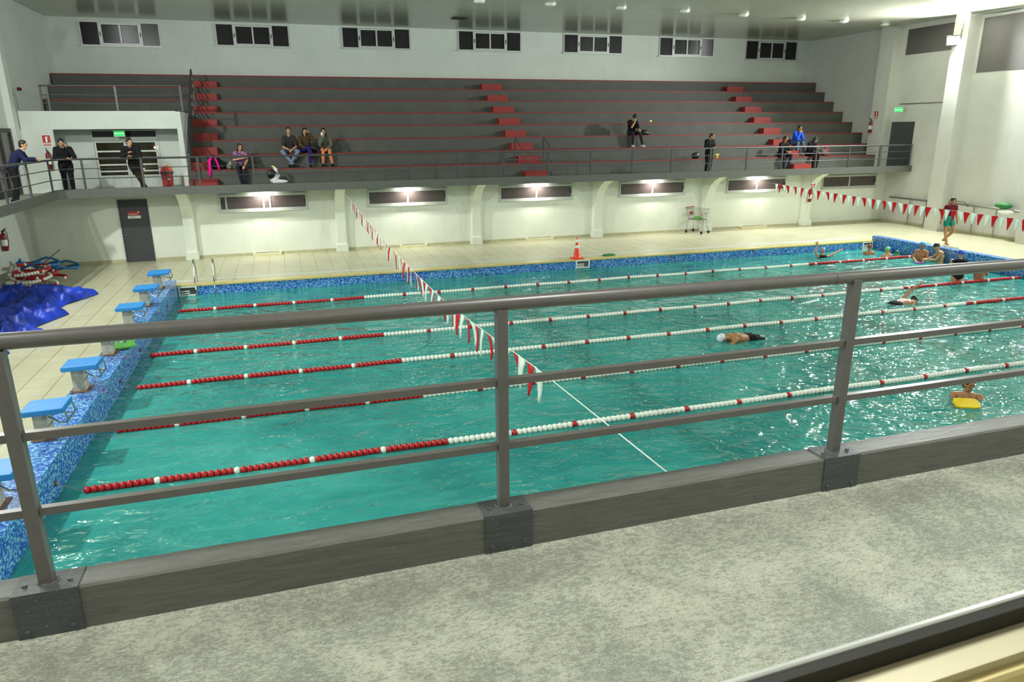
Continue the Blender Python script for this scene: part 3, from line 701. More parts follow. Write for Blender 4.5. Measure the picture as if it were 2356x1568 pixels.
# flag lines
def flag_mesh(mat, wd, ln, lean, curl):
    b = MB(); vs = []; n = 5
    for i in range(n):
        t = i/(n-1); hw = wd/2*(1-t)+0.002
        for s_ in (-1, 0, 1):
            for d_ in (-0.0015, 0.0015):
                vs.append((d_+curl*math.sin(t*2.2)*0.03+0.008*math.sin(3*t+s_), s_*hw+lean*t, -ln*t))
    fs = []
    for i in range(n-1):
        a = i*6; c_ = (i+1)*6
        for s_ in (0, 2): fs += [(a+s_, a+s_+2, c_+s_+2, c_+s_), (a+s_+1, c_+s_+1, c_+s_+3, a+s_+3)]
        fs += [(a, c_, c_+1, a+1), (a+4, a+5, c_+5, c_+4)]
    fs += [(0, 1, 3, 2), (2, 3, 5, 4), (24, 26, 27, 25), (26, 28, 29, 27)]
    b.add(vs, fs, True); return b.mesh('flag', mat)
for nm in ('flagred', 'flagwhite'):
    nt_ = M[nm].node_tree; pb = nt_.nodes['Principled BSDF']; tl = nt_.nodes.new('ShaderNodeBsdfTranslucent'); mx = nt_.nodes.new('ShaderNodeMixShader'); mx.inputs[0].default_value = 0.45
    nt_.links.new(pb.inputs['Base Color'].links[0].from_socket, tl.inputs[0]); nt_.links.new(pb.outputs[0], mx.inputs[1]); nt_.links.new(tl.outputs[0], mx.inputs[2])
    nt_.links.new(mx.outputs[0], [n for n in nt_.nodes if n.type == 'OUTPUT_MATERIAL'][0].inputs['Surface'])
def flag_line(x, pts, y0, y1, step, label, wd):
    t = thing('flag_line', label, 'flag line')
    def z(y):
        for (ya, za), (yb, zb) in zip(pts[:-1], pts[1:]):
            if yb <= y <= ya: return za+(zb-za)*(y-ya)/(yb-ya)
        return pts[-1][1]
    MB().tube([(x, y, z(y)) for y in [pts[0][0]+(pts[-1][0]-pts[0][0])*i/60 for i in range(61)]], 0.004, 5).obj('cord', 'white', t)
    ms = [[flag_mesh(m, wd, 0.27+0.02*v, (-0.05, 0.0, 0.04)[v], (1, -1, 0.4)[v]) for v in range(3)] for m in ('flagwhite', 'flagred')]
    y = y0; i = 0
    while y > y1:
        o = bpy.data.objects.new('flag', ms[i % 2][random.randrange(3)]); C.objects.link(o); o.parent = t
        o.location = (x, y, z(y)); o.rotation_euler = (0, random.uniform(-0.06, 0.06), random.uniform(-0.1, 0.1)); y -= step; i += 1
flag_line(5.1, [(4.84, 2.3), (0.25, 2.275), (-2, 2.2), (-5, 2.12), (-8.3, 2.065), (-11, 2.07), (-13.1, 2.1), (-15, 2.21), (-16.9, 2.35), (-19.08, 2.44)], 0.2, -16.9, 0.225, 'red and white pennant line across the pool starting by the second column', 0.215)
flag_line(20.2, [(4.84, 2.4), (0.0, 2.31), (-2.8, 2.206), (-5, 2.15), (-7.4, 2.1), (-9.2, 2.085), (-12, 2.1), (-16, 2.25), (-19.08, 2.4)], -0.05, -16.8, 0.2, 'red and white pennant line across the deep end of the pool', 0.185)
# skimmers
def skimmer(loc, label, rz=0):
    t = thing('skimmer', label, 'skimmer', loc, rz)
    b = MB(); w_, h_ = 0.25, 0.14
    b.box(-w_, w_, -0.03, 0.005, h_-0.04, h_).box(-w_, w_, -0.03, 0.005, -h_, -h_+0.04).box(-w_, -w_+0.04, -0.03, 0.005, -h_, h_).box(w_-0.04, w_, -0.03, 0.005, -h_, h_)
    b.obj('skimmer_frame', 'white', t, bevel=0.004)
    MB().box(-w_+0.04, w_-0.04, -0.004, 0.004, -h_+0.04, h_-0.04).obj('mouth', 'panel_dark', t)
    MB().box(-w_+0.06, 0.05, -0.012, -0.004, -0.02, 0.015).box(-w_+0.06, 0.05, -0.012, -0.004, -0.08, -0.05).obj('weir_flap', 'white', t)
skimmer((12.7, -0.008, -0.15), 'white skimmer frame in the blue mosaic below the orange cone')
skimmer((0.27, -0.008, -0.17), 'white skimmer frame in the blue mosaic beside the pool ladder')
skimmer((24.7, -0.008, -0.17), 'white skimmer frame in the blue mosaic at the far pool corner')
for i, x in enumerate((16.1, 19.5)):
    tag(MB().cone((x, -0.02, -0.1), (x, 0, -0.1), 0.045, 0.045, 14).obj('rope_socket', 'rust'), ['small round socket in the blue mosaic past the orange cone', 'small round socket in the blue mosaic below the shopping cart'][i], 'socket')
# ladder
ld = thing('pool_ladder', 'chrome pool ladder rails beside the first starting block', 'ladder')
for x in (0.5, 1.02):
    MB().tube([(x, 0.5, 0.0), (x, 0.48, 0.45), (x, 0.4, 0.62), (x, 0.25, 0.7), (x, 0.1, 0.68), (x, -0.02, 0.5), (x, -0.09, 0.2), (x, -0.11, -0.2), (x, -0.11, -1.3)], 0.021, 10).obj('side_rail', 'chrome', ld)
for z in (-0.45, -0.8, -1.1): MB().box(0.5, 1.02, -0.15, -0.08, z-0.012, z+0.012).obj('rung', 'chrome', ld)
# cone
cn = thing('traffic_cone', 'orange red safety cone with two white bands at the pool edge', 'cone', (12.58, 0.22, 0.006))
MB().box(-0.19, 0.19, -0.19, 0.19, 0, 0.035).obj('base', 'cone', cn, bevel=0.012)
def cr(z): return 0.125-0.105*(z-0.035)/0.69
MB().lathe([(0.135, 0.03), (cr(0.05), 0.05), (cr(0.725), 0.725), (0.012, 0.73)], 20).obj('body', 'cone', cn)
for z0, z1 in ((0.36, 0.46), (0.55, 0.66)): MB().lathe([(cr(z0)+0.002, z0), (cr(z0)+0.004, z0+0.001), (cr(z1)+0.004, z1-0.001), (cr(z1)+0.002, z1)], 20).obj('reflective_band', 'white', cn)
def kickboard(name, loc, rz, mat, label, sx=0.42, sy=0.28, tilt=0):
    pr_ = [(sx/2*math.cos(a)*(1 if abs(math.cos(a)) < 0.7 else 1), sy/2*math.sin(a)) for a in [2*PI*i/16 for i in range(16)]]
    pr_ = [(max(-sx/2, min(sx/2, x*1.25)), max(-sy/2, min(sy/2, y*1.25))) for x, y in pr_]
    b = MB().prism(pr_, -0.018, 0.018, 'z'); o = b.obj(name, mat, loc=loc, bevel=0.006); o.rotation_euler = (tilt, 0, rz); return tag(o, label, 'kickboard')
kickboard('kickboard', (13.88, 0.42, 0.03), 0.2, 'green', 'dark green foam board lying on the pool edge past the cone')
kickboard('kickboard', (25.95, -1.5, 0.03), 1.2, 'green', 'dark green foam board lying on the end deck behind the swimmers', 0.5, 0.3)
kickboard('kickboard', (-0.12, -6.95, H+0.06), 0.3, 'greenlight', 'bright green board lying on the blue ledge beside a starting block', 0.42, 0.36, 0.15)
# shopping cart
ct = thing('shopping_cart', 'wire shopping cart with red handle parked against the wall', 'cart', (19.75, 4.3, 0), PI+0.41)
b = MB(); g = 0.006
def ring(z, hx, hy, ox=0): return [(-hx+ox, -hy, z), (hx+ox, -hy, z), (hx+ox, hy, z), (-hx+ox, hy, z), (-hx+ox, -hy, z)]
for z, hx, hy in ((1.0, 0.27, 0.4), (0.86, 0.25, 0.38), (0.72, 0.23, 0.35), (0.58, 0.2, 0.32)): b.tube(ring(z, hx, hy), 0.008 if z in (1.0, 0.58) else 0.004, 5)
for i in range(9):
    f = i/8*2-1
    for sy in (-1, 1): b.tube([(0.2*f, sy*0.32, 0.58), (0.27*f, sy*0.4, 1.0)], 0.003, 4)
    for sx in (-1, 1): b.tube([(sx*0.2, 0.32*f, 0.58), (sx*0.27, 0.4*f, 1.0)], 0.003, 4)
    b.tube([(0.2*f, -0.32, 0.58), (0.2*f, 0.32, 0.58)], 0.003, 4)
b.obj('basket', 'steel', ct)
MB().tube([(-0.3, -0.42, 1.05), (0.3, -0.42, 1.05)], 0.018).obj('handle', 'signred', ct)
b = MB()
for sx in (-1, 1):
    b.tube([(sx*0.27, -0.4, 1.03), (sx*0.2, -0.3, 0.56), (sx*0.25, -0.36, 0.12)], 0.011, 6).tube([(sx*0.2, 0.3, 0.56), (sx*0.24, 0.4, 0.12)], 0.011, 6).tube([(sx*0.2, -0.3, 0.56), (sx*0.2, 0.3, 0.56)], 0.011, 6).tube([(sx*0.2, 0.1, 0.55), (sx*0.24, 0.38, 0.2)], 0.008, 6)
b.tube([(-0.2, -0.3, 0.56), (0.2, -0.3, 0.56)], 0.01, 6)
b.obj('cart_frame', 'steel', ct)
for sx in (-1, 1):
    for y in (-0.36, 0.4):
        MB().cone((sx*0.25-0.014, y, 0.06), (sx*0.25+0.014, y, 0.06), 0.06, 0.06, 14).obj('wheel', 'black', ct)
MB().box(-0.12, 0.1, -0.34, -0.32, 0.74, 0.88).obj('ad_plate', 'signred', ct)
for x in (-0.02, 0.26): MB().ball((x, 0.38, 0.82), (0.05, 0.03, 0.025)).obj('corner_bumper', 'signred', ct)
tag(MB().ball((0, 0, 0), (0.17, 0.24, 0.05), 10, 6).obj('net_bag', 'greenlight', loc=(19.75, 4.25, 0.64)), 'yellow green net bag lying in the bottom of the shopping cart', 'bag')
# vent boxes at foot of the wall
for i, (a, c_) in enumerate([(1.95, 2.93), (7.2, 8.25), (12.25, 13.4), (22.2, 23.5), (17.5, 18.5)]):
    if i == 4: continue
    t = thing('floor_vent', 'low cream vent box at the wall foot ' + ['below the brown paned window', 'between second and third column', 'behind the orange cone', 'past the shopping cart'][i], 'vent', ((a+c_)/2, YB-0.12, 0))
    h = (c_-a)/2; MB().box(-h, h, -0.1, 0.1, 0, 0.1).obj('vent_box', 'vent', t, bevel=0.005)
    MB().box(-h+0.08, h-0.08, -0.06, 0.06, 0.1, 0.106).obj('grille', 'panel_dark', t)
# fire extinguishers
def extinguisher(loc, rz, label, s_=1.0):
    t = thing('fire_extinguisher', label, 'fire extinguisher', loc, rz)
    MB().lathe([(0.06, -0.27), (0.075, -0.25), (0.075, 0.17), (0.06, 0.22), (0.03, 0.25), (0.025, 0.28)], 16).obj('cylinder', 'extred', t)
    MB().lathe([(0.0765, -0.12), (0.0768, -0.119), (0.0768, 0.06), (0.0765, 0.061)], 16).obj('label_band', 'white', t)
    MB().box(-0.02, 0.02, -0.03, 0.03, 0.28, 0.31).tube([(0, 0, 0.3), (0, -0.1, 0.34)], 0.012).tube([(0, 0, 0.32), (0, -0.1, 0.39)], 0.012).obj('valve', 'black', t)
    MB().tube([(0, -0.03, 0.3), (0.07, -0.08, 0.26), (0.1, -0.07, 0.0), (0.085, -0.05, -0.2)], 0.011).obj('hose', 'black', t)
    for k in t.children: k.scale = (s_, s_, s_)
    return t
def ext_sign(loc, rz, label):
    t = thing('extinguisher_sign', label, 'sign', loc, rz)
    MB().box(-0.13, 0.13, -0.006, 0, -0.17, 0.19).obj('plate', 'white', t)
    MB().box(-0.115, 0.115, -0.009, -0.006, -0.06, 0.175).box(-0.115, 0.115, -0.009, -0.006, -0.15, -0.12).box(-0.115, 0.115, -0.009, -0.006, -0.105, -0.085).obj('red_field', 'signred', t)
    MB().box(-0.025, 0.025, -0.012, -0.009, -0.04, 0.11).box(-0.02, 0.05, -0.012, -0.009, 0.11, 0.13).obj('pictogram', 'white', t)
extinguisher((-4.7, 2.0, 1.25), PI/2, 'dark red fire extinguisher on the end wall near the heaped lane ropes')
extinguisher((-3.95, 4.94, 3.42), 0, 'fire extinguisher on the gallery wall between the two suited men')
ext_sign((-3.93, 5.02, 4.03), 0, 'red and white extinguisher sign between the two suited men')
extinguisher((25.45, 4.44, 1.34), 0, 'fire extinguisher on the white column behind the red pennants')
ext_sign((25.45, 4.33, 1.85), 0, 'red and white extinguisher sign on the white column')
extinguisher((29.36, 5.6, 4.25), -PI/2, 'fire extinguisher on the pilaster beside the stepped end of stands')
ext_sign((29.43, 5.4, 4.75), -PI/2, 'red and white extinguisher sign beside the stepped end of stands')
MB_ = MB().box(-3.5, -3.46, 5.0, 5.14, 3.5, 4.3)
b = MB().box(XL, -3.72, 5.03, 5.14, GF, 4.38)
struct('trim_9', b, 'wall_up', label='narrow white wall strip behind the two suited men', cat='wall')
tag(MB().box(-0.04, 0.05, -0.05, 0.05, -0.05, 0.05).ball((0.06, 0, 0), (0.03, 0.04, 0.04)).obj('alarm_beacon', ['extred'], loc=(XL+0.04, 6.19, 5.66)), 'small red alarm sounder on the bare end wall', 'alarm')
# bin
bn = thing('trash_bin', 'red litter bin with orange hood at the gallery entrance', 'bin', (-0.5, 4.75, GF))
MB().prism([(-0.15, 0.12), (0.15, 0.12), (0.17, 0.55), (-0.17, 0.55)], -0.13, 0.13, 'y').obj('body', 'binred', bn, bevel=0.01)
MB().box(-0.19, 0.19, -0.15, 0.15, 0.53, 0.6).obj('rim', 'black', bn, bevel=0.01)
hp = [(0.17*math.cos(a), 0.6+0.2*math.sin(a)) for a in [PI*i/10 for i in range(11)]]
MB().prism(hp, -0.14, 0.14, 'y').obj('hood', 'orange', bn, bevel=0.008)
MB().prism([(x*0.72, 0.6+(z-0.6)*0.78+0.012) for x, z in hp], -0.146, -0.139, 'y').obj('opening', 'binred', bn)
MB().box(0.02, 0.1, -0.142, -0.135, 0.34, 0.37).obj('sticker', 'white', bn)
MB().cone((0, 0, 0), (0, 0, 0.12), 0.1, 0.1).obj('stand', 'black', bn)
# ceiling lamps
cl0 = None
for i, (x, y) in enumerate([(10.17, 3.45), (12.73, 3.4), (15.5, 3.5), (18.14, 3.55), (20.92, 3.86), (23.82, 4.17), (26.02, 4.25), (28.5, 4.6)]):
    if cl0 is None:
        cl0 = thing('ceiling_lamp', '', 'ceiling lamp'); MB().lathe([(0.2, 0.0), (0.2, -0.03)], 24).obj('lamp_ring', 'alu', cl0)
        MB().lathe([(0.19, -0.03), (0.18, -0.08), (0.12, -0.1), (0.02, -0.105)], 24).obj('diffuser', 'lampwhite', cl0); o = cl0
    else: o = dup(cl0)
    o.location = (x, y, ZC-0.001)
    o['label'] = ['first', 'second', 'third', 'fourth', 'fifth', 'sixth', 'seventh', 'last'][i] + ' round white ceiling lamp counted from the dark ceiling grille' ; o['group'] = 'round ceiling lamps'
cg = thing('ceiling_grille', 'small dark ventilation grille in the ceiling', 'vent', (10.45, 7.5, ZC))
MB().box(-0.3, 0.3, -0.3, 0.3, -0.02, -0.001).obj('grille_frame', 'panel_dark', cg)
for k in range(6): MB().box(-0.27, 0.27, -0.26+k*0.1, -0.22+k*0.1, -0.04, -0.02).obj('slat', 'black', cg)
# floodlight housings
for i, (l, t_, p) in enumerate(FLOODS):
    q = (Vector(t_)-Vector(l)).to_track_quat('-Z', 'Y')
    t = thing('floodlight', ['bright floodlight fixed to the white pilaster on the end wall', 'floodlight further along the end wall', 'floodlight at the gallery end of the end wall', 'floodlight on the end wall behind the starting blocks', 'floodlight near the gallery behind the starting blocks'][i], 'floodlight', l)
    bk = Vector((1, 0, 0)) if l[0] > 0 else Vector((-1, 0, 0))
    R = q.to_matrix().to_4x4()
    MB().box(-0.24, 0.24, -0.17, 0.17, 0.06, 0.16, R).box(-0.26, 0.26, -0.19, 0.19, 0.03, 0.06, R).obj('housing', 'steel', t)
    MB().box(-0.22, 0.22, -0.15, 0.15, 0.02, 0.03, R).obj('lit_lens', 'lit', t)
    wx = 29.3-l[0] if (l[0] > 0 and i == 0) else ((XR-l[0]) if l[0] > 0 else XL-l[0])
    MB().tube([(bk.x*0.12, 0, 0.02), (wx, 0, 0.02)], 0.02).obj('bracket', 'steel', t)
# cable along the top of the end wall
tag(MB().tube([(29.25, 1.4, 7.7), (29.25, 1.35, 8.3), (29.3, 0.9, 8.36), (29.8, 0.3, 8.4), (29.85, -3, 8.42)], 0.015).obj('cable', 'rail_far'), 'thin dark cable running from the floodlight along the ceiling edge', 'cable')
# wall bars on the end wall
wb = thing('pipe_rail', 'grey pipe rail with uprights along the foot of the end wall, exit door side', 'rail')
MB().tube([(29.75, 4.3, 1.15), (29.75, 1.8, 1.15)], 0.04).obj('pipe', 'steel', wb)
for y in (3.13, 2.25): MB().tube([(29.75, y, 1.15), (29.75, y, 0.02)], 0.025).obj('upright', 'steel', wb)
wb = thing('pipe_rail', 'grey pipe rail with uprights behind the walking lifeguard', 'rail')
MB().tube([(29.75, 1.15, 1.17), (29.75, -2.35, 1.12)], 0.04).obj('pipe', 'steel', wb)
for y in (-0.07, -1.05): MB().tube([(29.75, y, 1.15), (29.75, y, 0.02)], 0.025).obj('upright', 'steel', wb)
MB().tube([(29.72, 1.1, 1.3), (29.5, 0.9, 1.3), (29.5, 0.2, 1.3), (29.72, 0.2, 1.1)], 0.014).obj('hook_bar', 'rail_far', wb)
tag(MB().ball((0, 0, 0), (0.16, 0.36, 0.12), 14, 8).obj('float_bag', 'green', loc=(29.62, -1.4, 1.3)), 'green float bag resting on the end wall pipe rail', 'float')
tag(MB().ball((0, 0, 0), (0.14, 0.34, 0.1), 14, 8).obj('float_bag', 'white', loc=(29.6, -1.55, 1.08)), 'white float bag hanging under the green one on the end wall', 'float')

# blue tarpaulin heap
def heap(outline, hfun, name, mat, n=130):
    from mathutils import noise as NZ
    xs = [p[0] for p in outline]; ys = [p[1] for p in outline]; x0, x1, y0, y1 = min(xs)-.05, max(xs)+.05, min(ys)-.05, max(ys)+.05
    def near(x, y):
        c = False; j = len(outline)-1; best = (9, 0, 0)
        for i in range(len(outline)):
            (xi, yi), (xj, yj) = outline[i], outline[j]
            if (yi > y) != (yj > y) and x < (xj-xi)*(y-yi)/(yj-yi)+xi: c = not c
            L2 = (xj-xi)**2+(yj-yi)**2; t = max(0, min(1, ((x-xi)*(xj-xi)+(y-yi)*(yj-yi))/L2)); qx, qy = xi+t*(xj-xi), yi+t*(yj-yi)
            d = math.hypot(x-qx, y-qy)
            if d < best[0]: best = (d, qx, qy)
            j = i
        return (best[0] if c else -best[0]), best[1], best[2]
    b = MB(); idx = {}; vs = []; fs = []; cell = max((x1-x0), (y1-y0))/n
    for i in range(n+1):
        for j in range(n+1):
            x = x0+(x1-x0)*i/n; y = y0+(y1-y0)*j/n; d, qx, qy = near(x, y)
            if d > -cell*1.1:
                if d < 0: x, y, d = qx, qy, 0
                e = min(1, d/0.22)**0.55; q = Vector((x, y, 0.3))
                wx = NZ.noise(q*0.9)*2.2; f1 = 1-abs(math.sin((y*0.9-x*0.55+wx)*3.1)); f2 = 1-abs(math.sin((y*2.1+x*0.8+NZ.noise(q*1.7+Vector((4, 1, 0)))*2)*3.4))
                z = 0.014+hfun(x, y)*e*(0.22+0.55*f1+0.22*f2+0.18*NZ.noise(q*2.2))
                idx[(i, j)] = len(vs); vs.append((x, y, max(0.012, z)))
    for i in range(n):
        for j in range(n):
            k = [(i, j), (i+1, j), (i+1, j+1), (i, j+1)]
            if all(a in idx for a in k): fs.append(tuple(idx[a] for a in k))
    b.add(vs, fs, True); o = b.obj(name, mat)
    m = o.modifiers.new('soft', 'SMOOTH'); m.iterations = 2
    m = o.modifiers.new('thick', 'SOLIDIFY'); m.thickness = 0.008; m.offset = 1; return o
o = heap([(-4.7, -0.1), (-3.6, 0.15), (-2.6, -0.05), (-2.05, -0.2), (-1.93, -0.45), (-2.1, -0.9), (-2.45, -1.6), (-2.55, -2.3), (-2.3, -2.5), (-2.1, -2.75), (-2.3, -3.3), (-2.6, -4.1), (-2.2, -4.5), (-2.02, -4.75), (-2.3, -5.05), (-2.75, -5.4), (-2.4, -6.0), (-2.45, -6.5), (-3.2, -6.9), (-4.6, -6.5)],
         lambda x, y: 0.3+0.18*max(0, min(1, (-x-2.2)/1.5)), 'tarpaulin', 'tarp')
tag(o, 'crumpled blue tarpaulin pool cover heaped on the deck', 'tarpaulin')
# heap of spare lane ropes in the corner
for i, (cx, cy, mat1, mat2, per, lb, sd) in enumerate([(-4.0, 1.2, 'white', 'red', 9, 'coiled white lane rope with red floats, in the corner heap', 3), (-3.95, 2.0, 'red', 'white', 11, 'coiled dark red lane rope, in the corner heap behind the white one', 8)]):
    rnd = random.Random(sd); t = thing('spare_lane_rope', lb, 'lane rope'); pts = []
    for k in range(120):
        a = k*0.13; ex = 0.62+0.1*math.sin(k*0.11); ey = 0.42+0.14*math.sin(k*0.17+1)
        pts.append(Vector((cx+ex*math.cos(a)*(1-0.003*k), cy+ey*math.sin(a)+0.004*k*(-1 if i else 1), 0.055+0.0042*k+(0.03 if i else 0))))
    b0 = MB(); b1 = MB(); acc_ = 0; k = 0; nxt = 0
    for a, c_ in zip(pts[:-1], pts[1:]):
        L_ = (c_-a).length
        while nxt < acc_+L_:
            tg = b1 if (k % per == 0) else b0; k += 1
            tg.ball(a.lerp(c_, (nxt-acc_)/L_), 0.05, 8, 5); nxt += 0.082
        acc_ += L_
    b0.obj('float', mat1, t)['kind'] = 'stuff'; b1.obj('marker_float', mat2, t)['kind'] = 'stuff'
for i, (cx, cy, z, r, lb) in enumerate([(-3.85, 3.1, 0.16, 0.55, 'blue foam hose looped at the back of the corner heap'), (-4.1, 2.3, 0.42, 0.5, 'blue foam hose lying over the top of the corner heap')]):
    tag(MB().tube([(cx+r*(1+0.25*math.sin(k))*math.cos(k*0.32), cy+r*0.75*math.sin(k*0.32), z+0.08*math.sin(k*0.9)+0.006*k) for k in range(30)], 0.035, 8).obj('foam_hose', 'ropeblue'), lb, 'hose')
tag(MB().tube([(-4.35, 0.5, 0.05), (-3.7, 3.4, 0.75)], 0.018).obj('pole', 'steel'), 'grey pole leaning across the corner heap of lane ropes', 'pole')

# ------------------------------------------------------------------ people
STAND = dict(pel=(0, 0, .95), che=(0, 0, 1.28), nec=(0, .01, 1.47), hd=(0, -.02, 1.63), sL=(.175, 0, 1.41), sR=(-.175, 0, 1.41), eL=(.23, .03, 1.13), eR=(-.23, .03, 1.13),
             wL=(.25, -.06, .88), wR=(-.25, -.06, .88), hL=(.09, 0, .92), hR=(-.09, 0, .92), kL=(.1, -.03, .5), kR=(-.1, -.03, .5), aL=(.1, .03, .09), aR=(-.1, .03, .09))
def SEAT(h):
    return dict(pel=(0, .24, h+.1), che=(0, .16, h+.42), nec=(0, .1, h+.6), hd=(0, .04, h+.76), sL=(.175, .11, h+.54), sR=(-.175, .11, h+.54), eL=(.22, .02, h+.28), eR=(-.22, .02, h+.28),
                wL=(.08, -.2, h+.24), wR=(-.08, -.2, h+.24), hL=(.09, .22, h+.1), hR=(-.09, .22, h+.1), kL=(.13, -.2, h+.09), kR=(-.13, -.2, h+.09), aL=(.11, -.14, .09), aR=(-.11, -.14, .09))
def person(label, loc, rz, base, pose, wear, face=(0, -1, 0), hair=('hair', 'short'), skin='skin', s=1.0, female=False, tilt=None, toe=None, group=None):
    J = {k: Vector(v) for k, v in {**base, **pose}.items()}
    root = thing('person', label, 'person', loc, rz, group)
    bones = []  # region, p0, p1, r0, r1
    def bn(rg, a, c_, r0, r1): bones.append((rg, Vector(a), Vector(c_), r0, r1))
    f_ = 0.9 if female else 1.0
    pel, che, nec, hd = J['pel'], J['che'], J['nec'], J['hd']
    shd = (J['sL']-J['sR']).normalized(); hpd = (J['hL']-J['hR']).normalized()
    wa = pel.lerp(che, 0.45)
    for sg in (-1, 1):
        bn('hip', pel+hpd*sg*.065, wa+hpd*sg*.05, .105, .092*f_); bn('torso', wa+shd*sg*.05, che+shd*sg*.075*f_, .095*f_, .105*f_)
        bn('torso', che+shd*sg*.075*f_, nec.lerp(che, .3)+shd*sg*.1*f_, .105*f_, .075)
    bn('torso', J['sL'], J['sR'], .058*f_, .058*f_); bn('torso', che, nec-(nec-che)*.15, .1, .07); bn('neck', nec-(nec-che)*.12, nec.lerp(hd, .12), .06*f_, .056*f_); bn('throat', nec.lerp(hd, .2), hd-(hd-nec)*.25, .053*f_, .052*f_)
    up = (hd-nec).normalized(); fd = Vector(face).normalized(); fd = (fd-up*fd.dot(up)*(0.6 if tilt is None else 0)).normalized()
    rt = fd.cross(Vector((0, 0, 1))); rt.normalize(); hu = rt.cross(fd).normalized(); R = Matrix((rt, -fd, hu)).transposed()
    mb = MB(); mb.ball(hd+hu*.02, (.077, .098, .108), 16, 12, R); mb.ball(hd-hu*.06+fd*.03, (.055, .06, .055), 12, 8, R)
    mb.capsule(hd+fd*.088+hu*.01, hd+fd*.108-hu*.02, .009, .014, 8)
    for sg in (-1, 1): mb.ball(hd+rt*sg*.078, (.014, .022, .034), 8, 6, R)
    for S_ in 'LR':
        sg = 1 if S_ == 'L' else -1
        sh, el, wr, hp, kn, an = (J[c+S_] for c in 'sewhka')
        m = sh.lerp(el, .5); bn('uarm', sh, m, .056*f_, .047*f_); bn('larm', m, el, .047*f_, .04*f_)
        m = el.lerp(wr, .55); bn('farm', el, m, .042*f_, .037*f_); bn('farm', m, wr, .037*f_, .027*f_)
        m = hp.lerp(kn, .5); bn('thigh', hp, m, .092, .078); bn('knee', m, kn, .078, .057)
        m = kn.lerp(an, .4); bn('calf', kn, m, .055, .055); bn('calf', m, an, .055, .037)
        td = Vector(toe[S_]) if toe else Vector((sg*.15, -1, 0)); td.normalize(); bn('foot', an+td*-.04-Vector((0, 0, .045)), an+td*.15-Vector((0, 0, .055)), .038, .028); bn('foot', an, an-Vector((0, 0, .04)), .038, .038)
        d = (wr-el).normalized(); hd_ = Vector(J.get('d'+S_, d)).normalized(); side = hd_.cross(Vector((0.1, 0.2, 1))).normalized(); pn = side.cross(hd_)
        pc = wr+hd_*.045; bn('hand', wr+hd_*.01, wr+hd_*.07, .026, .032); bn('hand', pc+side*.018, pc-side*.018, .024, .024)
        for q, (off, ln) in enumerate(((-.03, .062), (-.01, .072), (.011, .068), (.03, .052))):
            k0 = wr+hd_*.085+side*off; k1 = k0+(hd_*.85-pn*.4).normalized()*ln*.55; k2 = k1+(hd_*.35-pn*.9).normalized()*ln*.5
            bn('hand', k0, k1, .0105, .0095); bn('hand', k1, k2, .0095, .0085)
        t0 = wr+hd_*.03+side*-sg*.025; t1 = t0+(hd_*.6-side*sg*.8).normalized()*.045; bn('hand', t0, t1, .014, .011); bn('hand', t1, t1+(hd_-pn*.3).normalized()*.03, .011, .009)
    for rg, a, c_, r0, r1 in bones: mb.capsule(a, c_, r0, r1, 10)
    tmp = bpy.data.objects.new('tmp', mb.mesh('tmp', skin)); C.objects.link(tmp)
    r = tmp.modifiers.new('r', 'REMESH'); r.mode = 'VOXEL'; r.voxel_size = 0.0095; sm = tmp.modifiers.new('s', 'SMOOTH'); sm.iterations = 3; sm.factor = 0.5
    dg = bpy.context.evaluated_depsgraph_get(); me = bpy.data.meshes.new_from_object(tmp.evaluated_get(dg)); old = tmp.data
    bpy.data.objects.remove(tmp); bpy.data.meshes.remove(old)
    me.name = 'body'; me.polygons.foreach_set('use_smooth', [True]*len(me.polygons)); me.materials.clear(); me.materials.append(M[skin])
    body = bpy.data.objects.new('body', me); C.objects.link(body); body.parent = root; body.scale = (s, s, s)
    # clothes follow the body surface
    nv = len(me.vertices); V = np.empty(nv*3); me.vertices.foreach_get('co', V); V = V.reshape(-1, 3)
    N = np.empty(nv*3); me.vertices.foreach_get('normal', N); N = N.reshape(-1, 3)
    best = np.full(nv, 9.0); lab = np.zeros(nv, int); regs = sorted({b_[0] for b_ in bones})+['head']
    for rg, a, c_, r0, r1 in bones:
        A = np.array(a); D = np.array(c_)-A; t = np.clip(((V-A) @ D)/max(D @ D, 1e-9), 0, 1); dist = np.linalg.norm(V-A-t[:, None]*D, axis=1)-(r0+(r1-r0)*t)
        u_ = dist < best; best[u_] = dist[u_]; lab[u_] = regs.index(rg)
    hc = np.array(hd+hu*.01); dist = np.linalg.norm(V-hc, axis=1)-.1; u_ = dist < best; lab[u_] = regs.index('head')
    polys = [tuple(p.vertices) for p in me.polygons]
    for nm, rgs, mat, off in wear:
        ok = np.isin(lab, [regs.index(x) for x in rgs if x in regs]); fs = [p for p in polys if all(ok[i] for i in p)]
        if not fs: continue
        used = sorted({i for p in fs for i in p}); ix = {v: k for k, v in enumerate(used)}
        ec = {}
        for p in fs:
            for a, c_ in zip(p, p[1:]+p[:1]): ec[(a, c_)] = 1
        W = V+N*off; vs = [tuple(W[i]) for i in used]; out = [tuple(ix[i] for i in p) for p in fs]
        bd = [e for e in ec if (e[1], e[0]) not in ec]; bi = {}
        for a, c_ in bd:
            for q in (a, c_):
                if q not in bi: bi[q] = len(vs); vs.append(tuple(V[q]))
            out.append((ix[c_], ix[a], bi[a], bi[c_]))
        m2 = bpy.data.meshes.new(nm); m2.from_pydata(vs, [], out); m2.materials.append(M[mat]); m2.polygons.foreach_set('use_smooth', [True]*len(out))
        o = bpy.data.objects.new(nm, m2); C.objects.link(o); o.parent = root; o.scale = (s, s, s)
    def ch(mb_, nm, mat):
        o = mb_.obj(nm, mat, root); o.scale = (s, s, s); return o
    b = MB(); [b.ball(hd+fd*.088+hu*.022+rt*sg*.03, (.014, .01, .008), 8, 6, R) for sg in (-1, 1)]
